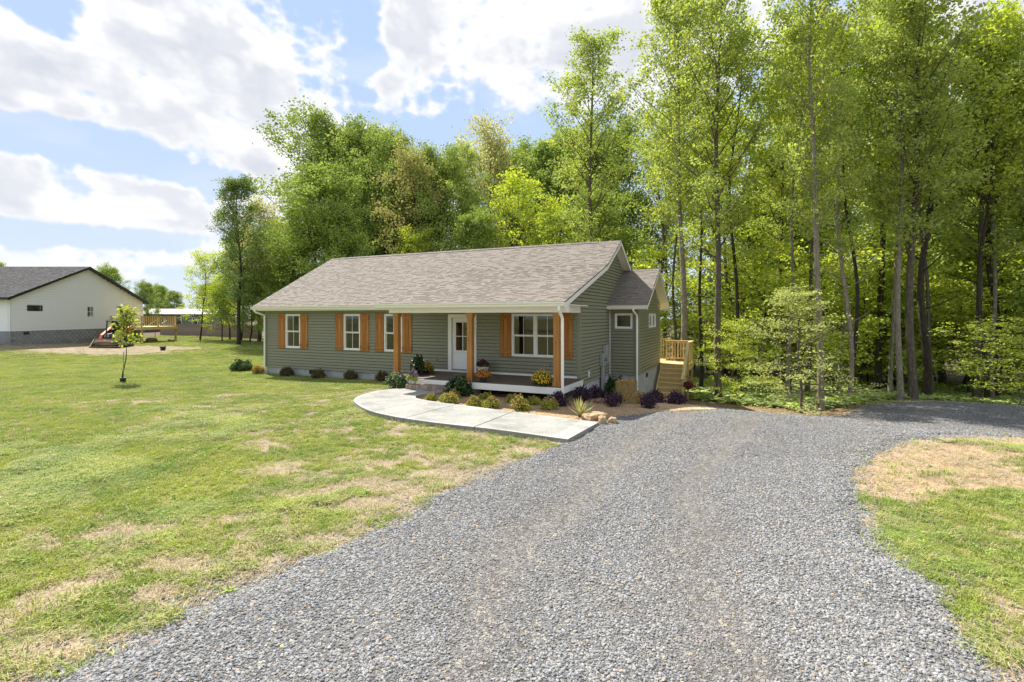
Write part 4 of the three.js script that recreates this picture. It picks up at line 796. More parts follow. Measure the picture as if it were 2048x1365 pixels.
// beyond the lawn, from the white neighbour across to the poplar behind the roof
plant('dark', 0, -23.5, 44, 14, 'slender dark tree standing alone at the lawn edge beside the house', null, { bark: M.barkDark, name: 'slender_tree', wide: 1.15 });
plant('spring', 0, -24.2, 49, 12.5, 'cream leaved spring tree just behind the slender dark tree', null, { name: 'pale_tree' });
plant('lime', 0, -32.0, 52.5, 8.6, 'loose light green tree standing before the board fence', null, { bark: M.barkDark, name: 'fence_tree' });
plant('lime', 1, -29.5, 53.5, 8.4, 'small yellow green tree beside the board fence', null, { bark: M.barkDark, name: 'fence_tree' });
plant('maple', 0, -26.8, 50.5, 10.2, 'bushy green tree filling in behind the slender dark tree', null, { bark: M.barkDark, name: 'bushy_tree' });
plant('oak', 0, -19.6, 57, 21.5, 'largest broad oak rising above the roof of the green house', null, { bark: M.barkDark, name: 'oak_tree', wide: 1.05 });
plant('maple', 1, -16.6, 44.5, 13.6, 'dense green maple low behind the far end of the roof', null, { bark: M.barkDark, name: 'maple_tree', wide: 1.15 });
plant('lime', 0, -22.2, 50, 11, 'light green tree at the outer flank of the broad oak', null, { bark: M.barkDark, name: 'light_tree' });
plant('oak', 1, -12.8, 52, 18.2, 'rounded oak next to the largest oak above the roof', null, { bark: M.barkDark, name: 'oak_tree', wide: 0.9 });
plant('red', 0, -9.6, 45.5, 15.8, 'tree tinged with rusty new leaves above the middle of the roof', null, { bark: M.barkDark, name: 'rusty_tree' });
plant('oak', 0, -6.6, 48, 16.6, 'bright oak above the roof between rusty tree and pale yellow tree', null, { bark: M.barkDark, name: 'oak_tree', wide: 0.82, turn: 2 });
plant('spring', 1, -1.9, 57, 23.6, 'tall pale yellow tree showing above the roof ridge', null, { name: 'pale_tree', wide: 0.9 });
plant('lime', 1, 0.9, 44, 15.2, 'yellow green tree rising close behind the ridge', null, { name: 'light_tree' });
plant('maple', 0, 4.2, 56, 21.5, 'green maple partly hidden behind the tall poplar', null, { name: 'maple_tree' });
plant('poplar', 0, 5.75, 36.5, 23.4, 'tall open poplar standing clear above the gable peak', null, { bark: M.bark, name: 'poplar_tree', wide: 1.1 });
plant('maple', 1, -13.5, 41.5, 10.5, 'low round maple crown just above the roof slope', null, { bark: M.barkDark, name: 'maple_tree' });
plant('maple', 0, -3.6, 41.5, 10.8, 'low dark maple behind the middle of the ridge', null, { bark: M.barkDark, name: 'maple_tree', turn: 1 });
for (const [k, v, x, d, h, l] of [['maple', 1, -20.2, 47.5, 9.5, 'low green maple hugging the far end wall of the house'], ['lime', 0, -8.6, 42.5, 9.6, 'yellow green crown peeking just over the ridge under the rusty tree'], ['maple', 0, -11.0, 50, 15.5, 'dark maple wedged between the two oaks above the roof'], ['lime', 1, 3.2, 41, 12.5, 'yellow green tree beside the open poplar trunk'], ['oak', 1, 0.5, 62, 22, 'broad oak far behind the pale yellow tree'], ['maple', 1, 7.8, 41, 13, 'maple filling the gap behind the bay roof'], ['oak', 0, 9.5, 52, 21, 'broad oak behind the open poplar'], ['oak', 1, -26.5, 58, 9, 'oak behind the slender dark tree'], ['maple', 0, -24.5, 47.8, 5.6, 'low bush like maple at the foot of the slender dark tree'], ['maple', 1, -21.3, 45.5, 5.2, 'low bush like maple between slender dark tree and house'], ['lime', 0, -28.0, 49.5, 6.2, 'low lime green maple at the end of the board fence'], ['oak', 1, -15.4, 60, 21, 'oak filling in behind the two largest oaks']]) plant(k, v, x, d, h, l, null, { bark: M.barkDark, name: 'broadleaf_tree' });
// the front rank of the wood beside the clearing
plant('poplar', 2, 9.0, 27.2, 21, 'pale straight poplar trunk directly behind the timber stair', null, { bark: M.barkPale, name: 'poplar_tree' });
plant('poplar', 0, 9.65, 23.9, 20.5, 'thick grey poplar nearest the timber stair on the clearing edge', null, { bark: M.bark, name: 'poplar_tree', turn: 1, wide: 0.95 });
plant('poplar', 1, 11.85, 19.7, 17.6, 'pale barked poplar at the gravel edge behind the feathery sapling', null, { bark: M.barkPale, name: 'poplar_tree', turn: 3.3, wide: 0.85 });
plant('bare', 0, 14.0, 21.2, 13, 'grey bent trunk between the pale poplar and the twin trunks', null, { bark: M.barkPale, name: 'bent_tree', wide: 0.8 });
plant('poplar', 2, 16.1, 21.2, 16.5, 'thinner stem of the twin trunks behind the gravel rise', null, { bark: M.barkPale, name: 'twin_tree', wide: 0.85, turn: 4.2 });
plant('poplar', 0, 16.75, 21.35, 18.6, 'thicker stem of the twin trunks behind the gravel rise', null, { bark: M.bark, name: 'twin_tree', wide: 1.05, turn: 2.2 });
plant('bare', 1, 18.4, 22.8, 17.5, 'straight dark trunk next to the thicker twin stem', null, { bark: M.barkDark, name: 'dark_tree' });
plant('poplar', 1, 22.3, 24.6, 17.5, 'tall poplar among the dark trunks beyond the layered sapling', null, { bark: M.bark, name: 'poplar_tree', turn: 0.4 });
plant('bare', 0, 24.2, 25.6, 17, 'slightly bowed trunk beyond the layered sapling', null, { bark: M.barkDark, name: 'dark_tree', turn: 5 });
plant('feather', 0, 10.7, 19.0, 4.6, 'feathery pale sapling leaning over the gravel edge in front of the pale poplar', null, { name: 'sapling_tree', bark: M.bark });
plant('under', 0, 10.4, 23.4, 3.2, 'yellow green sapling beside the timber stair', null, { name: 'sapling_tree' });
plant('under', 1, 20.3, 20.6, 3.1, 'layered bright green sapling spreading low beyond the gravel rise', null, { name: 'sapling_tree', wide: 1.5 });
plant('under', 2, 22.8, 21.0, 2.4, 'low bright sapling at the far end of the gravel', null, { name: 'sapling_tree', wide: 1.4 });
[[10.0, 31.0, 22, 0, 'slim pale trunk seen between the two stair poplars'], [11.6, 26.0, 23, 2, 'slim dark trunk between the grey poplar and the pale poplar'], [13.1, 24.2, 22, 1, 'slim dark trunk directly behind the feathery sapling'], [14.6, 25.4, 23, 2, 'slim trunk in the gap before the bent grey trunk'], [15.3, 23.2, 21, 0, 'slim trunk just behind the bent grey trunk'], [18.9, 25.6, 23, 1, 'slim grey trunk past the straight dark trunk'],
  [20.6, 25.0, 22, 2, 'slim trunk above the layered sapling'], [21.9, 23.6, 22, 0, 'slim grey trunk behind the low bright sapling'], [22.9, 24.4, 23, 1, 'slim pale trunk at the far end of the gravel'], [24.6, 26.0, 24, 2, 'outermost slim trunk beyond the gravel'], [10.5, 28.5, 22, 1, 'slim grey trunk farther back beside the stair poplar'], [17.2, 27.0, 23, 0, 'slim pale trunk glimpsed behind the twin stems']].forEach(([x, d, h, v, l], i) => plant('slim', v, x, d, h * 0.8, l, 'slim trunks along the wood edge', { bark: [M.bark, M.barkDark, M.barkPale][i % 3], name: 'slim_tree' }));
// the depth of the wood
{
  const r = rng(909), far = (x, d, m) => plantedAt.every(([a, b, q]) => Math.hypot(a - x, b - d) > m * q * 0.5);
  let n = 0;
  for (let tries = 0; tries < 4000 && n < 46; tries++) {
    const x = -14 + 66 * r(), d = edge(x) + 2 + 34 * Math.pow(r(), 1.25);
    if (d > 70 || x > d * 1.22 + 3 || (x < 9.5 && d < 50) || (x < 6 && n % 3) || !far(x, d, 1.9)) continue;
    const k = r(), kind = k < 0.46 ? 'poplar' : k < 0.72 ? 'bare' : k < 0.9 ? 'lime' : 'maple';
    plant(kind, Math.floor(r() * 3), x, d, { poplar: 17 + 5 * r(), bare: 15 + 5 * r(), lime: 12 + 5 * r(), maple: 12 + 5 * r() }[kind] * (1 + 0.006 * (d - 24)), 'slender tree deeper in the wood behind the clearing', 'trees in the depth of the wood', { bark: r() < 0.65 ? M.barkDark : M.bark, name: 'wood_tree' });
    n++;
  }
  n = 0;
  for (let tries = 0; tries < 4000 && n < 50; tries++) {
    const x = 5 + 44 * r(), d = edge(x) + 4.2 + 20 * Math.pow(r(), 1.2);
    if (x > d * 1.15 + 2 || !far(x, d, 1.0)) continue;
    plant('under', Math.floor(r() * 3), x, d, 4 + 4.5 * r(), 'bright leafy undergrowth tree inside the wood', 'undergrowth trees of the wood', { bark: M.barkDark, name: 'undergrowth_tree', wide: 1.15 }); n++;
  }
}
// far off, beyond the neighbours, and across the road behind the viewer
{
  const F = [[-62.5, 80, 9.2, 'maple', 'tree whose crown shows just over the white house roof slope'], [-57, 80, 7.0, 'maple', 'tree seen past the end of the white house eave'], [-92, 90, 11, 'maple', 'tree top beyond the white house ridge']];
  for (const [x, d, h, k, l] of F) plant(k, 0, x, d, h, l, null, { bark: M.barkDark, name: 'distant_tree' });
  const r = rng(44);
  for (let i = 0; i < 16; i++) plant(i % 2 ? 'oak' : 'maple', i, -118 + i * 5.2 + 3 * r(), 145 + 25 * r(), 8.5 + 3.5 * r(), 'small distant tree on the skyline past the green roofed home', 'skyline trees', { bark: M.barkDark, name: 'skyline_tree', wide: 1.2 });
  for (let i = 0; i < 11; i++) plant(i % 3 ? 'oak' : 'maple', i, -46 + i * 9.5 + 4 * r(), -46 - 9 * r(), 11 + 5 * r(), 'tree across the road behind the viewer, mirrored in the windows', 'trees across the road', { bark: M.barkDark, name: 'roadside_tree' });
}
const road = mesh('road', sheet(spaced(-160, 160, -160, 160, 4, 1), [-33, -31, -29, -27], (x, d) => ground(x, d) + 0.05, null), M.asphalt);
tag(road, 'asphalt road across the front of the lot', 'road', null, 'structure');

// ---------------------------------------------------------------- shrubs and flowers
function shrubGeo({ seed, w, h, n, leaf, c0, c1, tuft = 0.18, up = 0.4, top = null, clumps = 26 }) {
  const r = rng(seed), bag = new LeafBag(), wood = [];
  for (let i = 0; i < clumps; i++) {
    const a = i * 2.4 + r(), q = Math.sqrt(r()), e = Math.acos(1 - r()), px = Math.cos(a) * Math.sin(e) * w * 0.42, pz = Math.sin(a) * Math.sin(e) * w * 0.42, py = h * (0.16 + 0.72 * Math.cos(e) * (0.55 + 0.45 * r()));
    wood.push(limb([V3(px * 0.1, 0, pz * 0.1), V3(px * 0.6, py * 0.5, pz * 0.6), V3(px, py, pz)], 0.008, 0.003, 4));
    const tone = 0.75 + 0.5 * r(), base = mix3(c0, c1, r());
    for (let k = 0; k < n / clumps; k++) {
      const y = py + (r() + r() - 1) * tuft * 1.1; if (y < 0.01) continue;
      const m = tone * (0.8 + 0.4 * r()), c = top && r() < top[3] * smooth(h * 0.3, h * 0.8, y) ? top : base;
      randomLeaf(bag, r, px + (r() + r() - 1) * tuft, y, pz + (r() + r() - 1) * tuft, leaf, [c[0] * m, c[1] * m, c[2] * m], up);
    }
  }
  return { stem: mergeGeometries(wood), foliage: bag.geo() };
}
const bushMat = M.shrub;
function shrub(name, label, cat, x, d, g, { turn = 0, s = 1, grp, mat = bushMat, lift = 0 } = {}) {
  const o = thing(name, label, cat, [x, ground(x, d) + lift, -d], turn, grp); o.scale.setScalar(s);
  mesh('stem', g.stem, M.barkDark, o); mesh('foliage', g.foliage, mat, o); return o;
}
const ORDER = ['first', 'second', 'third', 'fourth'];
{
  const brown = [1, 2].map((k) => shrubGeo({ seed: 20 + k, w: 0.62, h: 0.46, n: 2000, leaf: 0.042, c0: [0.085, 0.065, 0.018], c1: [0.14, 0.095, 0.026], tuft: 0.10, clumps: 44 }));
  [[-10.0, 22.75], [-8.3, 21.95], [-6.72, 21.25], [-5.15, 20.35]].forEach(([x, d], i) => shrub('round_shrub', ORDER[i] + ' bronze ball shrub along the front wall counted from the far corner', 'shrub', x, d, brown[i % 2], { turn: i, grp: 'bronze ball shrubs along the front wall', s: 0.95 + 0.08 * hash(i, 4) }));
  shrub('golden_shrub', 'small golden shrub at the far corner downspout', 'shrub', -11.75, 23.75, shrubGeo({ seed: 25, w: 0.58, h: 0.4, n: 1500, leaf: 0.05, c0: [0.34, 0.20, 0.03], c1: [0.40, 0.27, 0.05], tuft: 0.12 }));
  shrub('green_shrub', 'dark green shrub standing apart on the lawn past the far corner', 'shrub', -13.15, 24.9, shrubGeo({ seed: 26, w: 0.95, h: 0.66, n: 1400, leaf: 0.09, c0: [0.035, 0.075, 0.018], c1: [0.08, 0.14, 0.03], tuft: 0.16 }));
  shrub('speckled_shrub', 'white speckled green shrub left of the brick step', 'shrub', -3.98, 17.75, shrubGeo({ seed: 27, w: 0.8, h: 0.62, n: 2400, leaf: 0.055, c0: [0.05, 0.10, 0.025], c1: [0.10, 0.17, 0.05], tuft: 0.15, top: [0.55, 0.58, 0.42, 0.28], clumps: 40 })).userData.label = 'white speckled green shrub between the walkway and the corner post';
  shrub('laurel_shrub', 'glossy dark green shrub in front of the middle porch post', 'shrub', -1.72, 16.55, shrubGeo({ seed: 28, w: 0.82, h: 0.66, n: 1500, leaf: 0.095, c0: [0.022, 0.05, 0.014], c1: [0.055, 0.10, 0.02], tuft: 0.15, clumps: 36 }), { mat: M.glossLeaf });
  shrub('tall_shrub', 'large drooping dark shrub in the corner beside the meter', 'shrub', 4.02, 19.75, shrubGeo({ seed: 29, w: 0.9, h: 1.05, n: 1800, leaf: 0.12, c0: [0.022, 0.05, 0.014], c1: [0.06, 0.11, 0.02], tuft: 0.19, clumps: 40 }), { mat: M.glossLeaf });
  // golden and bronze dwarf shrubs of the bed
  const gold = [1, 2, 3].map((k) => shrubGeo({ seed: 30 + k, w: 0.46, h: 0.36, n: 900, leaf: 0.052, c0: [0.24, 0.28, 0.03], c1: [0.42, 0.40, 0.05], tuft: 0.10, clumps: 26, top: [0.30, 0.13, 0.06, 0.12 + 0.1 * k] }));
  [[-2.45, 15.55, 0, 0.8, 'small pale bed shrub tucked into the walkway bend'], [-1.86, 15.05, 1, 1.2, 'golden bed shrub next to the one in the walkway bend'], [-1.8, 16.0, 2, 0.95, 'golden bed shrub just in front of the glossy dark shrub'], [-1.08, 14.7, 2, 1.0, 'bronze tinged bed shrub paired with a golden one by the walkway'],
    [-0.83, 15.25, 0, 1.12, 'bright golden shrub behind the bronze tinged pair'], [-0.6, 14.5, 2, 1.1, 'bronze and yellow shrub bordering the middle of the walkway'], [0.02, 15.5, 1, 0.95, 'upright yellow shrub close to the porch opening'], [0.24, 14.3, 2, 1.3, 'widest bronze yellow shrub at the walkway edge'],
    [0.62, 15.2, 0, 0.95, 'small golden shrub in front of the dark porch gap'], [1.06, 14.5, 1, 1.15, 'golden shrub nearest the spiky yucca']].forEach(([x, d, k, s, l], i) => shrub('golden_bed_shrub', l, 'shrub', x, d, gold[k], { turn: i * 1.3, s: s * 0.9, grp: 'golden dwarf shrubs of the bed' }));
  const plum = [1, 2].map((k) => shrubGeo({ seed: 40 + k, w: 0.66, h: 0.52, n: 800, leaf: 0.075, c0: [0.035, 0.014, 0.030], c1: [0.10, 0.040, 0.085], tuft: 0.17, clumps: 30 }));
  [[1.36, 15.1, 0.95, 'purple shrub under the near porch corner'], [2.2, 15.95, 1.05, 'purple shrub beside the porch side rim'], [2.75, 16.75, 1.0, 'purple shrub against the gable foundation'], [3.03, 15.2, 0.95, 'purple shrub touching the straw bales'],
    [4.85, 17.3, 0.98, 'purple shrub against the bay downspout'], [4.0, 15.1, 0.92, 'purple shrub in front of the straw bales'], [5.45, 17.0, 1.05, 'purple shrub at the foot of the timber stair']].forEach(([x, d, s, l], i) => shrub('purple_shrub', l, 'shrub', x, d, plum[i % 2], { turn: i * 1.7, s: s * 0.88, grp: 'purple shrubs round the gable end' }));
  // spiky yucca
  const bag = new LeafBag(), r = rng(51);
  for (let i = 0; i < 46; i++) {
    const a = i * 2.4, e = 0.35 + 1.1 * Math.pow(r(), 0.7), L = 0.38 + 0.22 * r(), dir = [Math.cos(a) * Math.cos(e), Math.sin(e), Math.sin(a) * Math.cos(e)], n = [-Math.cos(a) * Math.sin(e), Math.cos(e), -Math.sin(a) * Math.sin(e)];
    bag.leaf(dir[0] * L / 2, 0.03 + dir[1] * L / 2, dir[2] * L / 2, ...n, ...dir, L, 0.045, r() < 0.6 ? [0.50, 0.46, 0.17] : [0.22, 0.27, 0.08]);
  }
  const yx = 1.78, yd = 13.42, y = thing('yucca_plant', 'spiky cream and green yucca beside the flat sandstone', 'plant', [yx, ground(yx, yd) + 0.03, -yd]); mesh('blades', bag.geo(), M.petal, y); mesh('crown_base', cyl(0.05, 0.035, -0.03, 0.07), M.barkDark, y);
}
function pot(parent, r0, r1, h, mat) { const pts = [[0, 0], [r0, 0], [r1, h * 0.86], [r1 * 1.10, h * 0.87], [r1 * 1.10, h], [r1 * 0.94, h], [r1 * 0.9, h * 0.9], [0, h * 0.88]].map(([a, b]) => new THREE.Vector2(a, b)); return mesh('pot', plain(new THREE.LatheGeometry(pts, 24)), mat, parent); }
function dome(seed, w, h, y0, n, green, flower, nf, fs) {   // a mound of leaves covered with small flower heads
  const r = rng(seed), bag = new LeafBag(), fl = new LeafBag();
  for (let i = 0; i < n; i++) { const a = r() * 6.283, e = Math.acos(1 - r() * 1.15), k = 0.55 + 0.45 * r(); randomLeaf(bag, r, Math.cos(a) * Math.sin(e) * w / 2 * k, y0 + h * Math.cos(e) * k, Math.sin(a) * Math.sin(e) * w / 2 * k, 0.05, green.map((c) => c * (0.7 + 0.6 * r()))); }
  for (let i = 0; i < nf; i++) {
    const a = r() * 6.283, e = Math.acos(1 - r() * 1.05), k = 0.96 + 0.1 * r(), n = [Math.cos(a) * Math.sin(e), Math.cos(e) + 0.15, Math.sin(a) * Math.sin(e)], p = [n[0] * w / 2 * k, y0 + h * n[1] * k, n[2] * w / 2 * k], m = 0.7 + 0.5 * r(), c = flower.map((q) => q * m);
    const t = [-Math.sin(a), 0, Math.cos(a)], b = [n[1] * t[2], n[2] * t[0] - n[0] * t[2], -n[1] * t[0]];
    for (let j = 0; j < 3; j++) { const q = j * 1.047 + r(), dx = t.map((tt, z) => tt * Math.cos(q) + b[z] * Math.sin(q)); fl.leaf(...p, ...n, ...dx, fs, fs * 0.5, c); }
  }
  return [bag.geo(), fl.geo()];
}
const onDeck = 0.567;
{
  const P = (name, label, x, d, y, s = 1) => { const o = thing(name, label, 'flower pot', [x, y, -d]); o.scale.setScalar(s); return o; };
  let o = P('chrysanthemum_pot', 'yellow chrysanthemum mound near the front door by the wall', -3.2, 18.95, onDeck); pot(o, 0.12, 0.15, 0.16, M.black); let [a, b] = dome(61, 0.66, 0.32, 0.10, 900, [0.06, 0.10, 0.02], [0.62, 0.40, 0.02], 420, 0.045); mesh('foliage', a, M.shrub, o); mesh('flowers', b, M.petal, o).userData.kind = 'stuff';
  o = P('chrysanthemum_pot', 'yellow chrysanthemum mound next to the near porch post', 0.92, 15.75, onDeck); pot(o, 0.12, 0.15, 0.15, M.black); [a, b] = dome(62, 0.66, 0.36, 0.06, 900, [0.07, 0.11, 0.02], [0.72, 0.50, 0.02], 460, 0.048); mesh('foliage', a, M.shrub, o); mesh('flowers', b, M.petal, o).userData.kind = 'stuff';
  o = P('chrysanthemum_pot', 'orange chrysanthemums in a dark teal pot beside the middle post', -0.93, 16.62, onDeck); pot(o, 0.10, 0.135, 0.17, M.potTeal); [a, b] = dome(63, 0.52, 0.22, 0.15, 600, [0.09, 0.09, 0.02], [0.62, 0.21, 0.02], 340, 0.045); mesh('foliage', a, M.shrub, o); mesh('flowers', b, M.petal, o).userData.kind = 'stuff';
  o = P('white_planter', 'white planter with dark purple leaves beside the front door', -1.05, 18.45, onDeck); pot(o, 0.15, 0.19, 0.30, M.potWhite); let g = shrubGeo({ seed: 64, w: 0.32, h: 0.32, n: 260, leaf: 0.11, c0: [0.07, 0.02, 0.04], c1: [0.12, 0.035, 0.06], tuft: 0.10, clumps: 16 }); let f = mesh('foliage', g.foliage, M.petal, o); f.position.y = 0.28; g = shrubGeo({ seed: 65, w: 0.42, h: 0.1, n: 260, leaf: 0.06, c0: [0.22, 0.28, 0.05], c1: [0.3, 0.36, 0.07], tuft: 0.07, clumps: 14 }); f = mesh('trailing_leaves', g.foliage, M.petal, o); f.position.y = 0.27;
  o = P('white_planter', 'white planter with chartreuse and purple flowers on the brick step', ...(() => { const [x, d] = atHouse(5.04, -2.46); return [x, d]; })(), 0.402); pot(o, 0.09, 0.12, 0.2, M.potWhite); g = shrubGeo({ seed: 66, w: 0.40, h: 0.16, n: 420, leaf: 0.06, c0: [0.34, 0.40, 0.04], c1: [0.45, 0.48, 0.06], tuft: 0.10, clumps: 16 }); f = mesh('trailing_leaves', g.foliage, M.petal, o); f.position.set(-0.03, 0.12, 0.05); g = shrubGeo({ seed: 67, w: 0.32, h: 0.34, n: 240, leaf: 0.05, c0: [0.16, 0.05, 0.13], c1: [0.45, 0.38, 0.42], tuft: 0.10, clumps: 16 }); f = mesh('flowers', g.foliage, M.petal, o); f.position.y = 0.17;
  o = P('potted_shrub', 'tall dark leafy potted shrub behind the far porch post', ...atHouse(5.62, -1.45), onDeck); pot(o, 0.13, 0.16, 0.2, M.black); g = shrubGeo({ seed: 68, w: 0.45, h: 0.62, n: 600, leaf: 0.09, c0: [0.022, 0.05, 0.016], c1: [0.055, 0.09, 0.025], tuft: 0.14, clumps: 34 }); f = mesh('foliage', g.foliage, M.glossLeaf, o); f.position.y = 0.14; f = mesh('stem', g.stem, M.barkDark, o); f.position.y = 0.14;
  // red hanging basket at the stair
  const h = thing('hanging_basket', 'red leaved hanging basket on the timber stair newel', 'flower basket', [HX, 0, -HD], TURN); const hb = mesh('basket', plain(new THREE.SphereGeometry(0.13, 16, 8, 0, 6.3, Math.PI / 2, Math.PI / 2)), M.barkDark, h); hb.position.set(2.80, -0.35, -6.5); g = shrubGeo({ seed: 69, w: 0.5, h: 0.24, n: 420, leaf: 0.07, c0: [0.14, 0.015, 0.015], c1: [0.26, 0.03, 0.03], tuft: 0.12, clumps: 18 }); f = mesh('foliage', g.foliage, M.petal, h); f.position.set(2.80, -0.38, -6.5); mesh('bracket', merge([tubePath([[2.60, 0.02, -6.5], [2.72, 0.10, -6.5], [2.80, 0.04, -6.5], [2.80, -0.32, -6.5]], 0.008, 6, 16)]), M.black, h);
}
// rocks
function rockGeo(seed, sx, sy, sz, rough = 0.28) {
  const g = new THREE.IcosahedronGeometry(1, 3), p = g.attributes.position, v = V3();
  for (let i = 0; i < p.count; i++) { v.fromBufferAttribute(p, i).normalize(); const a = fbm(v.x * 1.7 + seed * 3.1 + 20, v.y * 1.7 + v.z * 2.3 + 20, 4, seed), b = fbm(v.z * 4 + 9 + seed, v.x * 4 + v.y * 3 + 9, 3, seed + 3); let m = 1 - rough + rough * 2 * a + 0.12 * (b - 0.5); const bx = Math.max(Math.abs(v.x), Math.abs(v.y), Math.abs(v.z)); m *= mix(1, 0.82 / bx, 0.55); p.setXYZ(i, v.x * m * sx, v.y * m * sy, v.z * m * sz); }
  g.computeVertexNormals(); return plain(g);
}
for (const [x, d, sx, sy, sz, t, m, l] of [[2.12, 13.2, 0.34, 0.13, 0.26, 0.5, M.sandstone, 'flat tan sandstone slab at the end of the walkway'], [2.22, 12.62, 0.10, 0.15, 0.11, 0.2, M.sandstone, 'upright tan stone touching the walkway corner'], [2.5, 12.72, 0.13, 0.11, 0.11, 1.2, M.sandstone, 'blocky tan stone beside the upright one on the gravel'],
  [2.75, 15.7, 0.28, 0.10, 0.15, 0.3, M.fieldstone, 'low brown fieldstone between purple shrubs'], [1.62, 15.2, 0.17, 0.09, 0.12, 2, M.fieldstone, 'small brown fieldstone below the downspout outlet'], [-33.2, 47.2, 0.5, 0.3, 0.4, 1, M.fieldstone, 'brown boulder under the neighbouring deck'], [-31.9, 47.9, 0.4, 0.2, 0.3, 2, M.fieldstone, 'smaller boulder by the neighbouring deck post']]) {
  const o = mesh('stone', rockGeo(Math.round(x * 7 + 300), sx, sy, sz), m); o.position.set(x, ground(x, d) + sy * 0.45 + 0.03, -d); o.rotation.y = t; tag(o, l, 'stone');
}
// straw bales
{
  const r = rng(88), stalks = (w, h, dd, n) => { const bag = new LeafBag(); for (let i = 0; i < n; i++) { const f = Math.floor(r() * 3), s = r() < 0.5 ? -1 : 1, p = [(r() - 0.5) * w, (r() - 0.5) * h, (r() - 0.5) * dd], nn = [0, 0, 0]; const half = [w / 2, h / 2, dd / 2]; p[f] = s * (half[f] + 0.004); nn[f] = s; const a = [r() - 0.5, r() - 0.5, r() - 0.5]; a[f] = 0.25 * (r() - 0.3) * s; const l = Math.hypot(...a), k = 0.35 + 0.95 * r(); bag.leaf(...p, ...nn, a[0] / l, a[1] / l, a[2] / l, 0.07 + 0.17 * r(), 0.011, [0.50 * k, 0.35 * k, 0.14 * k]); } return bag.geo(); };
  const bg = plain(box(-0.30, 0.30, -0.18, 0.18, -0.21, 0.21, 0.06)), sg = stalks(0.60, 0.36, 0.42, 3600), sm = new THREE.MeshPhysicalMaterial({ vertexColors: true, roughness: 1, side: THREE.DoubleSide });
  [[3.66, 16.05, 0, 0.35, 'lower straw bale of the stacked pair'], [3.6, 16.1, 1, 0.9, 'upper straw bale of the stacked pair']].forEach(([x, d, k, t, l]) => { const o = thing('straw_bale', l, 'straw bale', [x, ground(3.66, 16.05) + 0.19 + k * 0.37, -d], t); if (!k) o.scale.set(1.25, 1, 1.1); else o.scale.set(0.95, 0.95, 0.95); mesh('bale', bg, M.straw, o); mesh('loose_stalks', sg, sm, o).userData.kind = 'stuff'; for (const z of [-0.1, 0.1]) mesh('twine', merge([box(-0.315, 0.315, 0.184, 0.189, z, z + 0.006), box(-0.315, -0.31, -0.18, 0.184, z, z + 0.006), box(0.31, 0.315, -0.18, 0.184, z, z + 0.006)]), M.pine, o); });
}
// sapling with its stake and pot
{
  const x = -15.82, d = 20.8, o = thing('young_maple', 'staked young maple sapling alone on the lawn', 'tree', [x, ground(x, d), -d]);
  const t = makeTree({ seed: 990, H: 2.9, r0: 0.022, start: 0.5, primaries: 17, secs: 4, R: 0.52, el0: 0.3, el1: 1.0, profile: ROUND, leaves: 5, clump: 0.15, leaf: 0.12, wobble: 0.05, c0: [0.32, 0.42, 0.04], c1: [0.48, 0.48, 0.06], upBias: 0.8 });
  mesh('trunk', t.trunk, M.barkDark, o); mesh('crown', t.crown, M.leaf, o); mesh('stake', cyl(0.012, 0.012, -0.2, 1.25, 0.06, 0.02, 8), M.palegrey, o); mesh('root_guard', cyl(0.10, 0.115, 0, 0.19, 0.02, 0, 16), M.black, o); mesh('tie', cyl(0.05, 0.05, 0.95, 0.98, 0.03, 0.01, 10), M.palegrey, o);
}

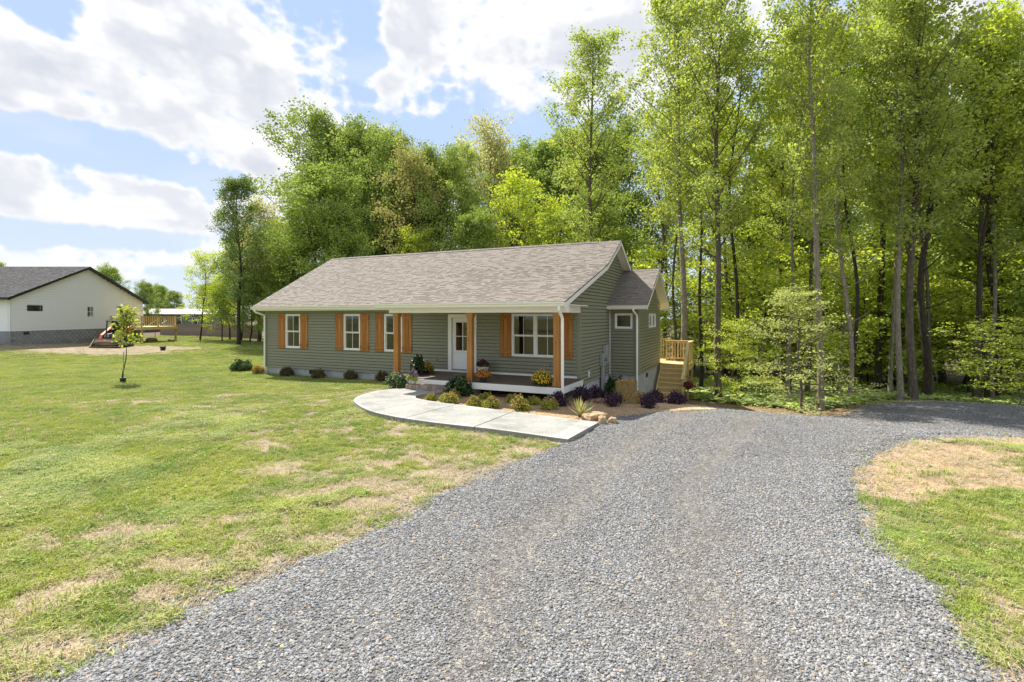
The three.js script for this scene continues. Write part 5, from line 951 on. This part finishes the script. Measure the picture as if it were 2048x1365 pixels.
// ---------------------------------------------------------------- neighbours
{
  const n = thing('white_house', 'white sided neighbouring house with black trimmed gable and block foundation', 'house', [-36, 0, -43.3], Math.PI / 2);   // local x to the back (d), z towards +x
  // local: x from -6.5 (near) to 6.5 (far), y up, z out of the gable
  const W = 6.55, S = 1.58, EY = 4.2, AY = 6.86, sl = (AY - EY) / W;
  const gw = group('gable_wall', n); const wo = [[-5.3, -4.05, 3.05, 3.5], [0.05, 0.75, 2.6, 3.5], [4.25, 5.2, 1.75, 3.85]];
  // openings are given along x; the long slot window sits near the front corner
  mesh('wall_panel', panel([[-W, S], [W, S], [W, EY - 0.1], [0, AY - 0.1], [-W, EY - 0.1]], wo.map((o) => [o[0] + 0.02, o[1] - 0.02, o[2] + 0.02, o[3] - 0.02])), M.whiteSiding, gw);
  siding(gw, S, AY - 0.1, (y) => { const k = Math.max(0, (y - EY + 0.1) / sl); return [-W + k + 0.02, W - k - 0.02]; }, wo, M.whiteSiding, 0.2, 0.024);
  mesh('corner_trim', box(W - 0.1, W + 0.02, S, EY - 0.15, -0.1, 0.03), M.whiteSiding, n);
  const wn = (o, units, mu) => { const g = group('window', n); mesh('frame', merge([box(o[0], o[1], o[2], o[2] + 0.05, -0.05, 0.03), box(o[0], o[1], o[3] - 0.05, o[3], -0.05, 0.03), box(o[0], o[0] + 0.05, o[2] + 0.05, o[3] - 0.05, -0.05, 0.03), box(o[1] - 0.05, o[1], o[2] + 0.05, o[3] - 0.05, -0.05, 0.03)]), units ? M.vinyl : M.black, g); const gl = new THREE.PlaneGeometry(o[1] - o[0] - 0.1, o[3] - o[2] - 0.1); gl.translate((o[0] + o[1]) / 2, (o[2] + o[3]) / 2, 0); mesh('pane', plain(gl), M.glass, g); if (mu) mesh('muntin', merge([box((o[0] + o[1]) / 2 - 0.02, (o[0] + o[1]) / 2 + 0.02, o[2] + 0.05, o[3] - 0.05, -0.01, 0.02), box(o[0] + 0.05, (o[0] + o[1]) / 2 - 0.02, (o[2] + o[3]) / 2 - 0.02, (o[2] + o[3]) / 2 + 0.02, -0.01, 0.02), box((o[0] + o[1]) / 2 + 0.02, o[1] - 0.05, (o[2] + o[3]) / 2 - 0.02, (o[2] + o[3]) / 2 + 0.02, -0.01, 0.02)]), M.vinyl, g); return g; };
  wn(wo[0], 0, false); wn(wo[1], 1, true);
  const dr = group('side_door', n, [4.725, 1.75, 0]); mesh('casing', merge([box(-0.475, -0.4, 0, 2.1, -0.05, 0.04), box(0.4, 0.475, 0, 2.1, -0.05, 0.04), box(-0.4, 0.4, 2.02, 2.1, -0.05, 0.04)]), M.vinyl, dr); mesh('slab', merge([box(-0.4, 0.4, 0, 1.05, -0.05, -0.01), box(-0.4, -0.27, 1.05, 2.02, -0.05, -0.01), box(0.27, 0.4, 1.05, 2.02, -0.05, -0.01), box(-0.27, 0.27, 1.9, 2.02, -0.05, -0.01)]), M.doorPaint, dr); for (let i = 0; i < 3; i++) for (let j = 0; j < 3; j++) { const gl = new THREE.PlaneGeometry(0.15, 0.25); gl.translate(-0.18 + i * 0.18, 1.19 + j * 0.283, -0.03); mesh('pane', plain(gl), M.glass, dr); } mesh('muntin', merge([...[-0.09, 0.09].map((x) => box(x - 0.015, x + 0.015, 1.05, 1.9, -0.045, -0.012)), ...[1.333, 1.616].map((y) => box(-0.27, 0.27, y - 0.015, y + 0.015, -0.046, -0.011))]), M.doorPaint, dr);
  const lm = group('barn_lamp', n, [3.35, 3.42, 0.02]); mesh('arm', tubePath([[0, 0.05, 0], [0, 0.14, 0.12], [0, 0.10, 0.26]], 0.02, 8, 12), M.black, lm); mesh('lamp_shade', plain(new THREE.CylinderGeometry(0.05, 0.19, 0.14, 16, 1, true)).translate(0, 0.03, 0.27), M.black, lm);
  // body
  mesh('wall', merge([box(-W, -W + 0.14, S, EY - 0.1, -24, -0.15), box(W - 0.14, W, S, EY - 0.1, -24, -0.15), box(-W + 0.15, W - 0.15, S, EY - 0.1, -24, -23.86), box(-W + 0.15, W - 0.15, S, S + 0.1, -23.8, -0.16)]), M.whiteSiding, n);
  mesh('foundation', merge([box(-W + 0.03, W - 0.03, -0.6, S + 0.005, -0.2, -0.03), box(-W + 0.03, -W + 0.2, -0.6, S + 0.004, -24, -0.201), box(W - 0.2, W - 0.03, -0.6, S + 0.004, -24, -0.201)]), M.block, n);
  for (let c = 0; c < 8; c++) for (let i = 0; i < 32; i++) { const x = -W + 0.05 + i * 0.41 + (c % 2 ? 0.2 : 0); if (x + 0.4 > W) continue; const b = mesh('block', blockGeo(), blockMat(i, c), n); b.position.set(x, S - 0.19 - c * 0.2 - 0.005, -0.03); }
  const vt = mesh('foundation_vent', box(-5.55, -5.1, 1.3, 1.5, -0.018, 0.004), M.black, n); void vt;
  // roof
  const rf = group('roof', n), OH = 0.32, ex = W + 0.45, ey = EY - 0.45 * sl, roofShape = [[-ex, ey], [0, AY], [ex, ey], [ex, ey - 0.16], [0, AY - 0.16], [-ex, ey - 0.16]];
  mesh('roof_deck', prism(roofShape, -24.3, OH - 0.03, alongZ), std({ color: col(0.05, 0.052, 0.058), roughness: 0.9 }), rf);
  const GREY = [[0.062, 0.064, 0.075], [0.078, 0.080, 0.092], [0.052, 0.054, 0.064], [0.090, 0.091, 0.10]];
  const turned = group('roof_cover', n, [0, 0, 0], -Math.PI / 2);   // its x runs along the ridge
  shingles('shingles', turned, -24.3, OH, [ex, ey], [0, AY], 71, GREY); shingles('shingles', turned, -24.3, OH, [-ex, ey], [0, AY], 72, GREY);
  for (const s of [-1, 1]) mesh('barge_board', prism([[0, AY + 0.01], [s * ex, ey + 0.01], [s * ex, ey - 0.2], [0, AY - 0.2]], OH - 0.03, OH + 0.01, alongZ), M.black, rf);
  mesh('fascia', box(-ex - 0.02, -ex + 0.02, ey - 0.18, ey, -24.3, OH - 0.03), M.black, rf); mesh('gutter', box(ex - 0.02, ex + 0.1, ey - 0.16, ey - 0.03, -24.3, OH - 0.03, 0.02), M.black, rf); mesh('downspout', tubePath([[ex + 0.05, ey - 0.15, 0.05], [ex - 0.1, ey - 0.35, 0.06], [W - 0.02, ey - 0.6, 0.07], [W - 0.02, 1.9, 0.07]], 0.04, 8, 20), M.whiteSiding, rf);
}
function blockGeo() { return (blockGeo.g ??= box(0, 0.4, 0, 0.19, 0, 0.02, 0.004)); }
function blockMat(i, c) { blockMat.l ??= [[0.38, 0.385, 0.395], [0.41, 0.415, 0.42], [0.36, 0.365, 0.375], [0.34, 0.31, 0.27]].map((k) => std({ color: col(...k), map: sized(pargeTex, 1.7), roughness: 0.95 })); return blockMat.l[hash(i >> 1, c >> 2, 8) > 0.86 ? 3 : Math.floor(hash(i, c, 7) * 3)]; }
{   // neighbour's deck
  const o = thing('timber_deck', 'raised yellow timber deck on posts beside the white house door', 'deck', [-36, 0, -47.9]), y = 1.7;   // local x out of the gable, z towards the viewer
  for (let i = 0; i < 20; i++) mesh('deck_board', box(0.06 + i * 0.147, 0.06 + i * 0.147 + 0.142, y - 0.035, y, -2.6, 2.2), i % 2 ? M.pine : M.pineB, o);
  mesh('rim', merge([along(box(0.06, 3.0, y - 0.28, y - 0.036, 2.17, 2.21)), box(2.96, 3.0, y - 0.28, y - 0.036, -2.6, 2.169)]), M.pine, o);
  for (const [x, z] of [[0.4, 2.1], [2.9, 2.1], [2.9, -2.5], [1.6, 2.1]]) mesh('post', box(x - 0.07, x + 0.07, -0.3, y - 0.281, z - 0.07, z + 0.07), M.pineB, o);
  for (const [x, z] of [[0.2, 2.12], [1.5, 2.12], [2.9, 2.12], [2.9, 0], [2.9, -2.5]]) mesh('rail_post', box(x - 0.05, x + 0.05, y, y + 0.95, z - 0.05, z + 0.05), M.pineB, o);
  mesh('top_rail', merge([along(box(0.1, 3.0, y + 0.951, y + 0.99, 2.04, 2.2)), box(2.84, 3.0, y + 0.951, y + 0.99, -2.6, 2.039)]), M.pine, o);
  for (const h of [0.2, 0.45, 0.7]) mesh('rail', along(box(0.1, 2.85, y + h, y + h + 0.14, 2.175, 2.21)), M.pine, o);
  for (let i = 0; i < 18; i++) mesh('baluster', box(2.955, 2.99, y + 0.1, y + 0.95, -2.45 + i * 0.25, -2.37 + i * 0.25), M.pine, o);
}
{   // compact track loader, bucket towards the viewer and to the side
  const x = -31.3, d = 40.4, o = thing('track_loader', 'red compact track loader with a dirt filled bucket', 'loader', [x, ground(x, d), -d], 0.30);   // local z forward
  for (const s of [-1, 1]) { const tr = group('track', o, [s * 0.68, 0, -0.3]); const sh = new THREE.Shape(); sh.moveTo(-0.75, 0.0); sh.lineTo(0.75, 0.0); sh.quadraticCurveTo(1.05, 0.1, 0.95, 0.32); sh.lineTo(0.15, 0.72); sh.quadraticCurveTo(-0.1, 0.8, -0.35, 0.7); sh.lineTo(-0.95, 0.35); sh.quadraticCurveTo(-1.05, 0.1, -0.75, 0.0); const g = new THREE.ExtrudeGeometry(sh, { depth: 0.36, bevelEnabled: true, bevelSize: 0.02, bevelThickness: 0.02, bevelSegments: 1 }); g.rotateY(-Math.PI / 2); g.translate(0.18, 0, 0); mesh('belt', plain(g), M.tread, tr); for (const z of [-0.7, -0.25, 0.2, 0.65]) mesh('roller', cyl(0.16, 0.16, -0.22, 0.22, 0, 0, 14).applyMatrix4(new THREE.Matrix4().makeRotationZ(Math.PI / 2)).translate(0, 0.2, z), M.steel, tr); }
  mesh('body', merge([prism([[-1.45, 0.45], [0.55, 0.45], [0.75, 0.75], [0.5, 1.0], [-0.4, 1.05], [-1.3, 1.35], [-1.5, 1.2]], -0.48, 0.48, alongX)]), M.black, o);
  mesh('engine_cover', prism([[-1.52, 0.6], [-0.85, 0.7], [-0.85, 1.42], [-1.3, 1.45], [-1.52, 1.3]], -0.485, 0.485, alongX).translate(0, 0.01, -0.02), M.redPaint, o);
  const cab = group('cab', o); mesh('cab_frame', merge([...[-0.44, 0.44].flatMap((s) => [bar([s, 0.95, 0.42], [s, 2.0, 0.25], 0.07, 0.07), bar([s, 1.2, -0.75], [s, 2.0, -0.7], 0.07, 0.07)]), box(-0.5, 0.5, 1.98, 2.06, -0.82, 0.34, 0.03), box(-0.47, 0.47, 1.0, 1.96, -0.8, -0.74)]), M.black, cab); mesh('seat', merge([box(-0.25, 0.25, 1.0, 1.1, -0.55, -0.1, 0.03), box(-0.25, 0.25, 1.1, 1.65, -0.62, -0.52, 0.03)]), M.tread, cab);
  for (const s of [-1, 1]) mesh('lift_arm', prism([[-1.5, 1.15], [-1.35, 1.62], [-1.1, 1.62], [0.75, 0.95], [1.18, 0.45], [1.1, 0.2], [0.95, 0.2], [0.75, 0.55], [0.5, 0.78], [-1.15, 1.3]], s * 0.62 - 0.09, s * 0.62 + 0.09, alongX), M.redPaint, o);
  mesh('bucket', prism([[1.05, 0.62], [1.15, 0.66], [1.12, 0.12], [1.75, 0.05], [1.95, 0.1], [1.95, 0.06], [1.75, 0.0], [1.05, 0.04]], -0.95, 0.95, alongX), M.steel, o); for (const s of [-0.95, 0.92]) mesh('bucket_side', prism([[1.06, 0.05], [1.9, 0.06], [1.16, 0.64]], s, s + 0.03, alongX), M.steel, o);
  const load = mesh('dirt_load', rockGeo(701, 0.88, 0.24, 0.36), M.dirt, o); load.position.set(0, 0.32, 1.45);
}
{   // bucket on the soil, stakes, far house and fence
  const bx = -25.9, bd = 38, b = thing('nursery_bucket', 'black nursery bucket standing on the bare soil strip', 'bucket', [bx, ground(bx, bd), -bd]); pot(b, 0.15, 0.19, 0.3, M.black); mesh('handle', tubePath([[-0.19, 0.28, 0], [-0.1, 0.42, 0.02], [0.1, 0.42, 0.02], [0.19, 0.28, 0]], 0.008, 6, 16), M.metal, b);
  const h = thing('sage_home', 'low grey green home with a pale flat gable roof behind the fence', 'house', [-58, ground(-58, 84), -84], 0.25);
  mesh('wall', box(-9, 9, 0, 2.75, -3, 3), M.sage, h); mesh('roof', prism([[-3.5, 2.7], [0, 3.55], [3.5, 2.7], [3.5, 2.6], [-3.5, 2.6]], -9.4, 9.4, alongX), M.palegrey, h);
  for (const x of [-1.2, 1.6, 4.0, 6.3]) { const w = group('window', h, [x, 1.0, 3.001]); mesh('frame', box(-0.4, 0.4, 0, 1.2, 0, 0.04), M.vinyl, w); mesh('pane', box(-0.34, 0.34, 0.06, 1.14, 0.041, 0.046), std({ color: col(0.03, 0.035, 0.04), roughness: 0.05 }), w); }
  const st = thing('porch_steps', 'white railed red steps in front of the grey green home', 'steps', [-54.5, ground(-54.5, 79.5), -79.5], 0.25); mesh('landing', box(-1.4, 1.4, 0, 0.9, -0.8, 0.4), std({ color: col(0.16, 0.06, 0.045), roughness: 0.8 }), st); for (const x of [-0.6, 0.9]) mesh('handrail', bar([x, 1.7, 0.4], [x - 0.8, 0.6, 2.2], 0.08, 0.10), M.vinyl, st);
  const f = thing('board_fence', 'weathered brown board fence beyond the lawn', 'fence'); const a = [-46, 67], e = [-27, 55], L = Math.hypot(e[0] - a[0], e[1] - a[1]), r = rng(12), pk = [];
  for (let i = 0; i * 0.15 < L; i++) { const t = i * 0.15 / L, x = mix(a[0], e[0], t), d = mix(a[1], e[1], t); const g = box(-0.07, 0.07, -0.2, 1.42 + 0.06 * r(), -0.012, 0.012); g.rotateY(Math.atan2(e[1] - a[1], e[0] - a[0])); g.translate(x, ground(x, d), -d); pk.push(g); }
  const pm = mesh('pickets', mergeGeometries(pk), M.fence, f); pm.userData.kind = 'stuff';
  for (let i = 0; i < 9; i++) { const t = i / 8, x = mix(a[0], e[0], t), d = mix(a[1], e[1], t); mesh('fence_post', box(x - 0.06, x + 0.06, ground(x, d) - 0.3, ground(x, d) + 1.6, -d - 0.16, -d - 0.05), M.fence, f); }
  for (const [x, d] of [[-32.4, 46.5], [-27.7, 45.5]]) tag(mesh('survey_stake', cyl(0.02, 0.02, -0.2, 0.95, 0, 0, 6).translate(x, ground(x, d), -d), M.barkDark), x < -30 ? 'thin stake on the lawn beyond the timber deck' : 'thin stake on the lawn near the slender dark tree', 'stake');
  const c = [-23.9, 40.2]; const pipe = thing('black_pipe', 'black corrugated drain pipe lying at the wood edge', 'pipe', [0, 0, 0]); mesh('pipe_body', tubePath([[-17.6, ground(-17.6, 42) + 0.15, -42], [-16.9, ground(-16.9, 41.2) + 0.25, -41.2], [-16.2, ground(-16.2, 40.6) + 0.7, -40.6], [-16.35, ground(-16.2, 40.6) + 1.5, -40.5]], 0.17, 10, 30), M.black, pipe);
}

// ---------------------------------------------------------------- grass: tufts of blades
function tuftGeo(seed, n, spread, h, w, lay) {
  const r = rng(seed), P = [], N = [];
  for (let i = 0; i < n; i++) {
    const a = r() * 6.283, q = Math.sqrt(r()) * spread, x = Math.cos(a) * q, z = Math.sin(a) * q, L = h * (0.5 + 0.7 * r()), b = r() * 6.283, l = lay * (0.4 + 0.9 * r()), dx = Math.cos(b), dz = Math.sin(b), wx = -dz * w / 2, wz = dx * w / 2;
    const m = [x + dx * L * 0.45 * l * 0.6, L * 0.55 * Math.sqrt(1 - Math.min(0.8, l * l * 0.3)), z + dz * L * 0.45 * l * 0.6], t = [x + dx * L * l, L * Math.max(0.25, 1 - 0.45 * l), z + dz * L * l];
    const A = [x - wx, -0.01, z - wz], B = [x + wx, -0.01, z + wz], C = [m[0] + wx * 0.8, m[1], m[2] + wz * 0.8], D = [m[0] - wx * 0.8, m[1], m[2] - wz * 0.8];
    P.push(...A, ...B, ...C, ...A, ...C, ...D, ...D, ...C, ...t);
  }
  const g = new THREE.BufferGeometry(); g.setAttribute('position', new THREE.Float32BufferAttribute(P, 3)); g.computeVertexNormals(); return g;
}
{
  const r = rng(4242), short = [tuftGeo(1, 14, 0.05, 0.065, 0.006, 0.7), tuftGeo(2, 12, 0.06, 0.085, 0.007, 0.8)], long = [tuftGeo(3, 14, 0.06, 0.11, 0.008, 1.1), tuftGeo(4, 12, 0.07, 0.14, 0.008, 1.3)], farG = [tuftGeo(5, 24, 0.17, 0.06, 0.012, 0.9), tuftGeo(6, 24, 0.19, 0.07, 0.013, 1.0)], dry = [tuftGeo(7, 9, 0.07, 0.09, 0.005, 1.5)], weed = [tuftGeo(8, 9, 0.02, 0.09, 0.026, 1.5)];
  const lists = { short: [[], []], long: [[], []], far: [[], []], dry: [[]], weed: [[]] };
  const houseLocal = (x, d) => { const dx = x - HX, dd = d - HD; return [-dx * 0.9035 + dd * 0.4285, dx * 0.4285 + dd * 0.9035]; };   // u, v
  const WALK = [[-3.55, 17.42], [-4.48, 16.7], [-4.75, 15.75], [-4.7, 15.2], [-4.37, 14.5], [-3.79, 13.67], [-3.13, 13.1], [-2.01, 12.42], [-0.39, 11.68], [1.17, 10.77], [2.12, 12.5], [0.42, 13.51], [-0.84, 14.23], [-2.03, 14.87], [-2.7, 15.3], [-2.96, 15.7], [-2.7, 16.3], [-2.05, 16.72]];
  const add = (x, d, tall) => {
    if (x > d * 1.06 + 1.2 || x < -d * 1.06 - 1.2) return;
    const sd = d < 27 && x > -12 ? sdDrive(x, d) : 9; if (sd < -0.4 || (sd < 0.06 && r() > 0.3 * Math.exp(Math.min(0, sd) / 0.15))) return;
    if (d > 10 && d < 21.5 && x > -5.5 && x < 7.5 && (sdPoly(WALK, x, d) < -0.015 || sdBed(x, d) < 0.08)) return;
    const [u, v] = houseLocal(x, d); if (u > -1.4 && u < 15.3 && v > -0.02 && v < 9.2) return; if (u > -0.2 && u < 6.3 && v > -2.3 && v < 1) return;
    if (d > edge(x) + 1.5 && x > -28) return;
    const b = bare(x, d, sd), y = ground(x, d); let lush = fbm(x * 0.7 + 11, d * 0.7 + 3, 3, 33);
    if (r() < 0.16 * smooth(-0.8, 0.2, b) + 0.81 * smooth(0.0, 0.65, b)) { if (x < 4 && d < 10.5 && r() < 0.008) { for (let i = 0, m = 8 + 16 * r(); i < m; i++) { const a = r() * 6.28, q = 0.20 * Math.sqrt(r()); const gx = x + Math.cos(a) * q, gd = d + Math.sin(a) * q * 0.8, kk = 0.8 + 0.5 * r(); lists.long[r() < 0.5 ? 0 : 1].push([gx, ground(gx, gd), gd, 0.55 + 0.6 * r(), r() < 0.2 ? [0.55, 0.47, 0.23] : [0.27 * kk, 0.33 * kk, 0.05 * kk]]); } } if (r() < 0.2) lists.dry[0].push([x, y, d, 0.7 + 0.8 * r(), [0.50, 0.42, 0.25]]); return; }
    lush += 0.25 * gauss(x, d, -6.8, 8.3, 2.2) + (x > 4 ? 0.06 : 0);
    const k = 0.78 + 0.44 * r(), hue = fbm(x * 1.3 + 7, d * 1.3, 3, 35) + 0.35 * (r() - 0.5);
    let c = mix3([0.185, 0.285, 0.025], [0.39, 0.43, 0.045], clamp((hue - 0.2) * 1.5)); if (r() < 0.08 + 0.2 * smooth(-0.4, 0.4, b)) c = [0.50, 0.42, 0.20];
    c = c.map((q) => q * k);
    const s = 0.7 + 0.6 * r();
    if (d > 15) lists.far[r() < 0.5 ? 0 : 1].push([x, y, d, s * (0.8 + 0.012 * (d - 15)), c]);
    else if (r() < 0.012 && d < 12) lists.weed[0].push([x, y, d, s, [0.30 * k, 0.42 * k, 0.06]]);
    else if (lush > (d < 9 ? 0.56 : 0.64) || r() < (d < 9 ? 0.10 : 0.04)) lists.long[r() < 0.5 ? 0 : 1].push([x, y, d, s * (0.6 + 0.6 * smooth(0.55, 0.85, lush)), c]);
    else lists.short[r() < 0.5 ? 0 : 1].push([x, y, d, s, c]);
  };
  const fill = (x0, x1, d0, d1, per) => { const n = Math.round((x1 - x0) * (d1 - d0) * per); for (let i = 0; i < n; i++) add(x0 + (x1 - x0) * r(), d0 + (d1 - d0) * r()); };
  fill(-9.5, 0.5, 3.4, 8.5, 520); fill(-16, 2, 8.5, 15, 300); fill(3.4, 13, 3.4, 11, 420); fill(8, 20, 10.5, 14, 120); fill(-29, -3, 15, 28, 95); fill(-50, -8, 28, 50, 36); fill(-42, -20, 42, 62, 12); fill(14, 34, 16.5, 23, 40);
  const M4 = new THREE.Matrix4(), q = new THREE.Quaternion(), up = V3(0, 1, 0), cc = new THREE.Color();
  const grow = (name, geos, ls, label, mat) => ls.forEach((l, gi) => {
    if (!l.length) return;
    const im = new THREE.InstancedMesh(geos[gi], mat, l.length); im.name = numbered(name); im.castShadow = im.receiveShadow = true;
    l.forEach(([x, y, d, s, c], i) => { q.setFromAxisAngle(up, hash(i, gi, 77) * 6.283); M4.compose(V3(x, y, -d), q, V3(s, s * (0.75 + 0.5 * hash(i, gi, 78)), s)); im.setMatrixAt(i, M4); im.setColorAt(i, cc.setRGB(...c)); });
    scene.add(im); tag(im, label, 'grass', null, 'stuff');
  });
  const floor_ = [], litter = [];
  for (let i = 0; i < 5200; i++) { const x = 6.5 + 36 * r(), d = edge(x) + 0.6 + 13 * Math.pow(r(), 1.3); if (x > d * 1.05 + 1 || sdDrive(x, d) < 0.5) continue; const k = 0.75 + 0.5 * r(); floor_.push([x, ground(x, d), d, 1.6 + 2.6 * r(), [0.36 * k, 0.46 * k, 0.045 * k]]); }
  for (let i = 0; i < 16000; i++) { const x = 6.5 + 26 * r(), d = edge(x) - 1.6 + 9 * r(); if (x > d * 1.05 + 1 || sdDrive(x, d) < 0.05) continue; const k = 0.6 + 0.7 * r(); litter.push([x, ground(x, d) + 0.012, d, 0.7 + 0.8 * r(), [0.36 * k, 0.24 * k, 0.12 * k]]); }
  grow('ground_cover', [tuftGeo(9, 14, 0.07, 0.10, 0.05, 1.3)], [floor_], 'leafy bright ground cover on the wood floor', M.grass);
  { const g = new THREE.BufferGeometry(); g.setAttribute('position', new THREE.Float32BufferAttribute([-0.05, 0, 0, 0, 0.012, 0.03, 0.05, 0.004, 0, -0.05, 0, 0, 0.05, 0.004, 0, 0, 0.014, -0.03], 3)); g.computeVertexNormals(); grow('leaf_litter', [g], [litter], 'brown fallen leaves along the wood edge', M.grass); }
  grow('grass', short, lists.short, 'short green lawn grass', M.grass); grow('grass', long, lists.long, 'taller lush lawn grass', M.grass); grow('grass', farG, lists.far, 'distant mown lawn grass', M.grass); grow('grass', dry, lists.dry, 'dry straw coloured grass on bare soil', M.grass); grow('grass', weed, lists.weed, 'broad leaved lawn weeds', M.grass);

  // ---------------------------------------------------------------- loose stones of the drive
  const stoneG = [0, 1, 2, 3].map((k) => { const g = new THREE.IcosahedronGeometry(1, k === 0 ? 1 : 0), p = g.attributes.position; for (let i = 0; i < p.count; i++) { const x = p.getX(i), y = p.getY(i), z = p.getZ(i), m = 0.72 + 0.5 * hash(Math.round(x * 100), Math.round(y * 100) + k * 31, Math.round(z * 100) + k); p.setXYZ(i, x * m, y * m * 0.58, z * m * 0.82); } g.computeVertexNormals(); return plain(g); });
  {   // pine needles on the bed
    const g = new THREE.BufferGeometry(), P = []; for (let i = 0; i < 10; i++) { const a = hash(i, 1, 3) * 6.28, x = (hash(i, 2, 3) - 0.5) * 0.12, z = (hash(i, 3, 3) - 0.5) * 0.12, L = 0.05 + 0.05 * hash(i, 4, 3), c = Math.cos(a), s = Math.sin(a), y = 0.012 * hash(i, 5, 3), y2 = 0.03 * hash(i, 6, 3), w = 0.0035; P.push(x - s * w, y, z + c * w, x + s * w, y, z - c * w, x + c * L, y2, z + s * L); }
    g.setAttribute('position', new THREE.Float32BufferAttribute(P, 3)); g.computeVertexNormals();
    const at = []; for (let i = 0; i < 30000; i++) { const x = -3.4 + 10.2 * r(), d = 12.4 + 8.4 * r(); if (sdBed(x, d) < 0.12) at.push([x, ground(x, d) + 0.025, d]); }
    const im = new THREE.InstancedMesh(g, new THREE.MeshPhysicalMaterial({ roughness: 1, side: THREE.DoubleSide }), at.length); im.name = numbered('pine_straw');
    at.forEach(([x, y, d], i) => { q.setFromAxisAngle(up, hash(i, 9, 77) * 6.283); M4.compose(V3(x, y, -d), q, V3(1, 1, 1)); im.setMatrixAt(i, M4); const k = 0.55 + 0.6 * hash(i, 8, 77); im.setColorAt(i, cc.setRGB(0.66 * k, 0.47 * k, 0.28 * k)); });
    scene.add(im); tag(im, 'loose tan pine straw covering the planting bed', 'pine straw', null, 'stuff');
  }
  const sl = [[], [], [], []], e = new THREE.Euler();
  const strew = (x0, x1, d0, d1, per, lo, hi) => {
    const n = Math.round((x1 - x0) * (d1 - d0) * per);
    for (let i = 0; i < n; i++) {
      const x = x0 + (x1 - x0) * r(), d = d0 + (d1 - d0) * r(), s = sdDrive(x, d); if (Math.abs(x) > d * 1.05 + 0.4) continue;
      if (s > 0.06 && !(s < 1.3 && r() < 0.45 * Math.exp(-s / 0.26))) continue;
      const loose = (1 - 0.72 * lane(x, d)) * (0.30 + 0.70 * smooth(0.34, 0.58, fbm(x * 0.9 + 31.5, d * 0.45 + 2, 4, 22) < 0.56 ? 0.6 : fbm(x * 1.4, d * 1.4, 3, 36))); if (r() > loose) continue;
      const sz = (lo + (hi - lo) * Math.pow(r(), 1.8)) * (1 - 0.3 * lane(x, d)) * (s > -0.5 ? 1.12 : 1), t = 0.13 + 0.22 * Math.pow(r(), 1.25), w = r();
      const c = w > 0.988 ? [t * 2.0, t * 1.35, t * 0.75] : w > 0.86 ? [t * 1.12, t * 1.06, t * 0.97] : [t * 0.985, t * 0.995, t * 1.025];
      sl[Math.floor(r() * 4)].push([x, Math.max(ground(x, d), driveHeight(x, d)) + sz * 0.22, d, sz, c]);
    }
  };
  strew(-5, 5, 3.3, 6, 4700, 0.006, 0.0195); strew(-3.2, 6.2, 6, 9.5, 2700, 0.007, 0.019); strew(-1, 12, 9.5, 13, 900, 0.009, 0.02); strew(2, 24, 13, 20.5, 130, 0.013, 0.026);
  sl.forEach((l, k) => {
    const im = new THREE.InstancedMesh(stoneG[k], M.stone, l.length); im.name = numbered('gravel'); im.castShadow = im.receiveShadow = true;
    l.forEach(([x, y, d, s, c], i) => { e.set((hash(i, k, 1) - 0.5) * 0.9, hash(i, k, 2) * 6.28, (hash(i, k, 3) - 0.5) * 0.9); q.setFromEuler(e); M4.compose(V3(x, y, -d), q, V3(s, s, s)); im.setMatrixAt(i, M4); im.setColorAt(i, cc.setRGB(...c)); });
    scene.add(im); tag(im, 'loose grey crushed stones of the driveway', 'gravel', null, 'stuff');
  });
  console.log('grass', Object.values(lists).flat().map((l) => l.length).join(' '), 'stones', sl.map((l) => l.length).join(' '));
}
scene.traverse((o) => { if (o.isMesh) { o.castShadow = true; o.receiveShadow = true; } });
renderer.render(scene, camera);
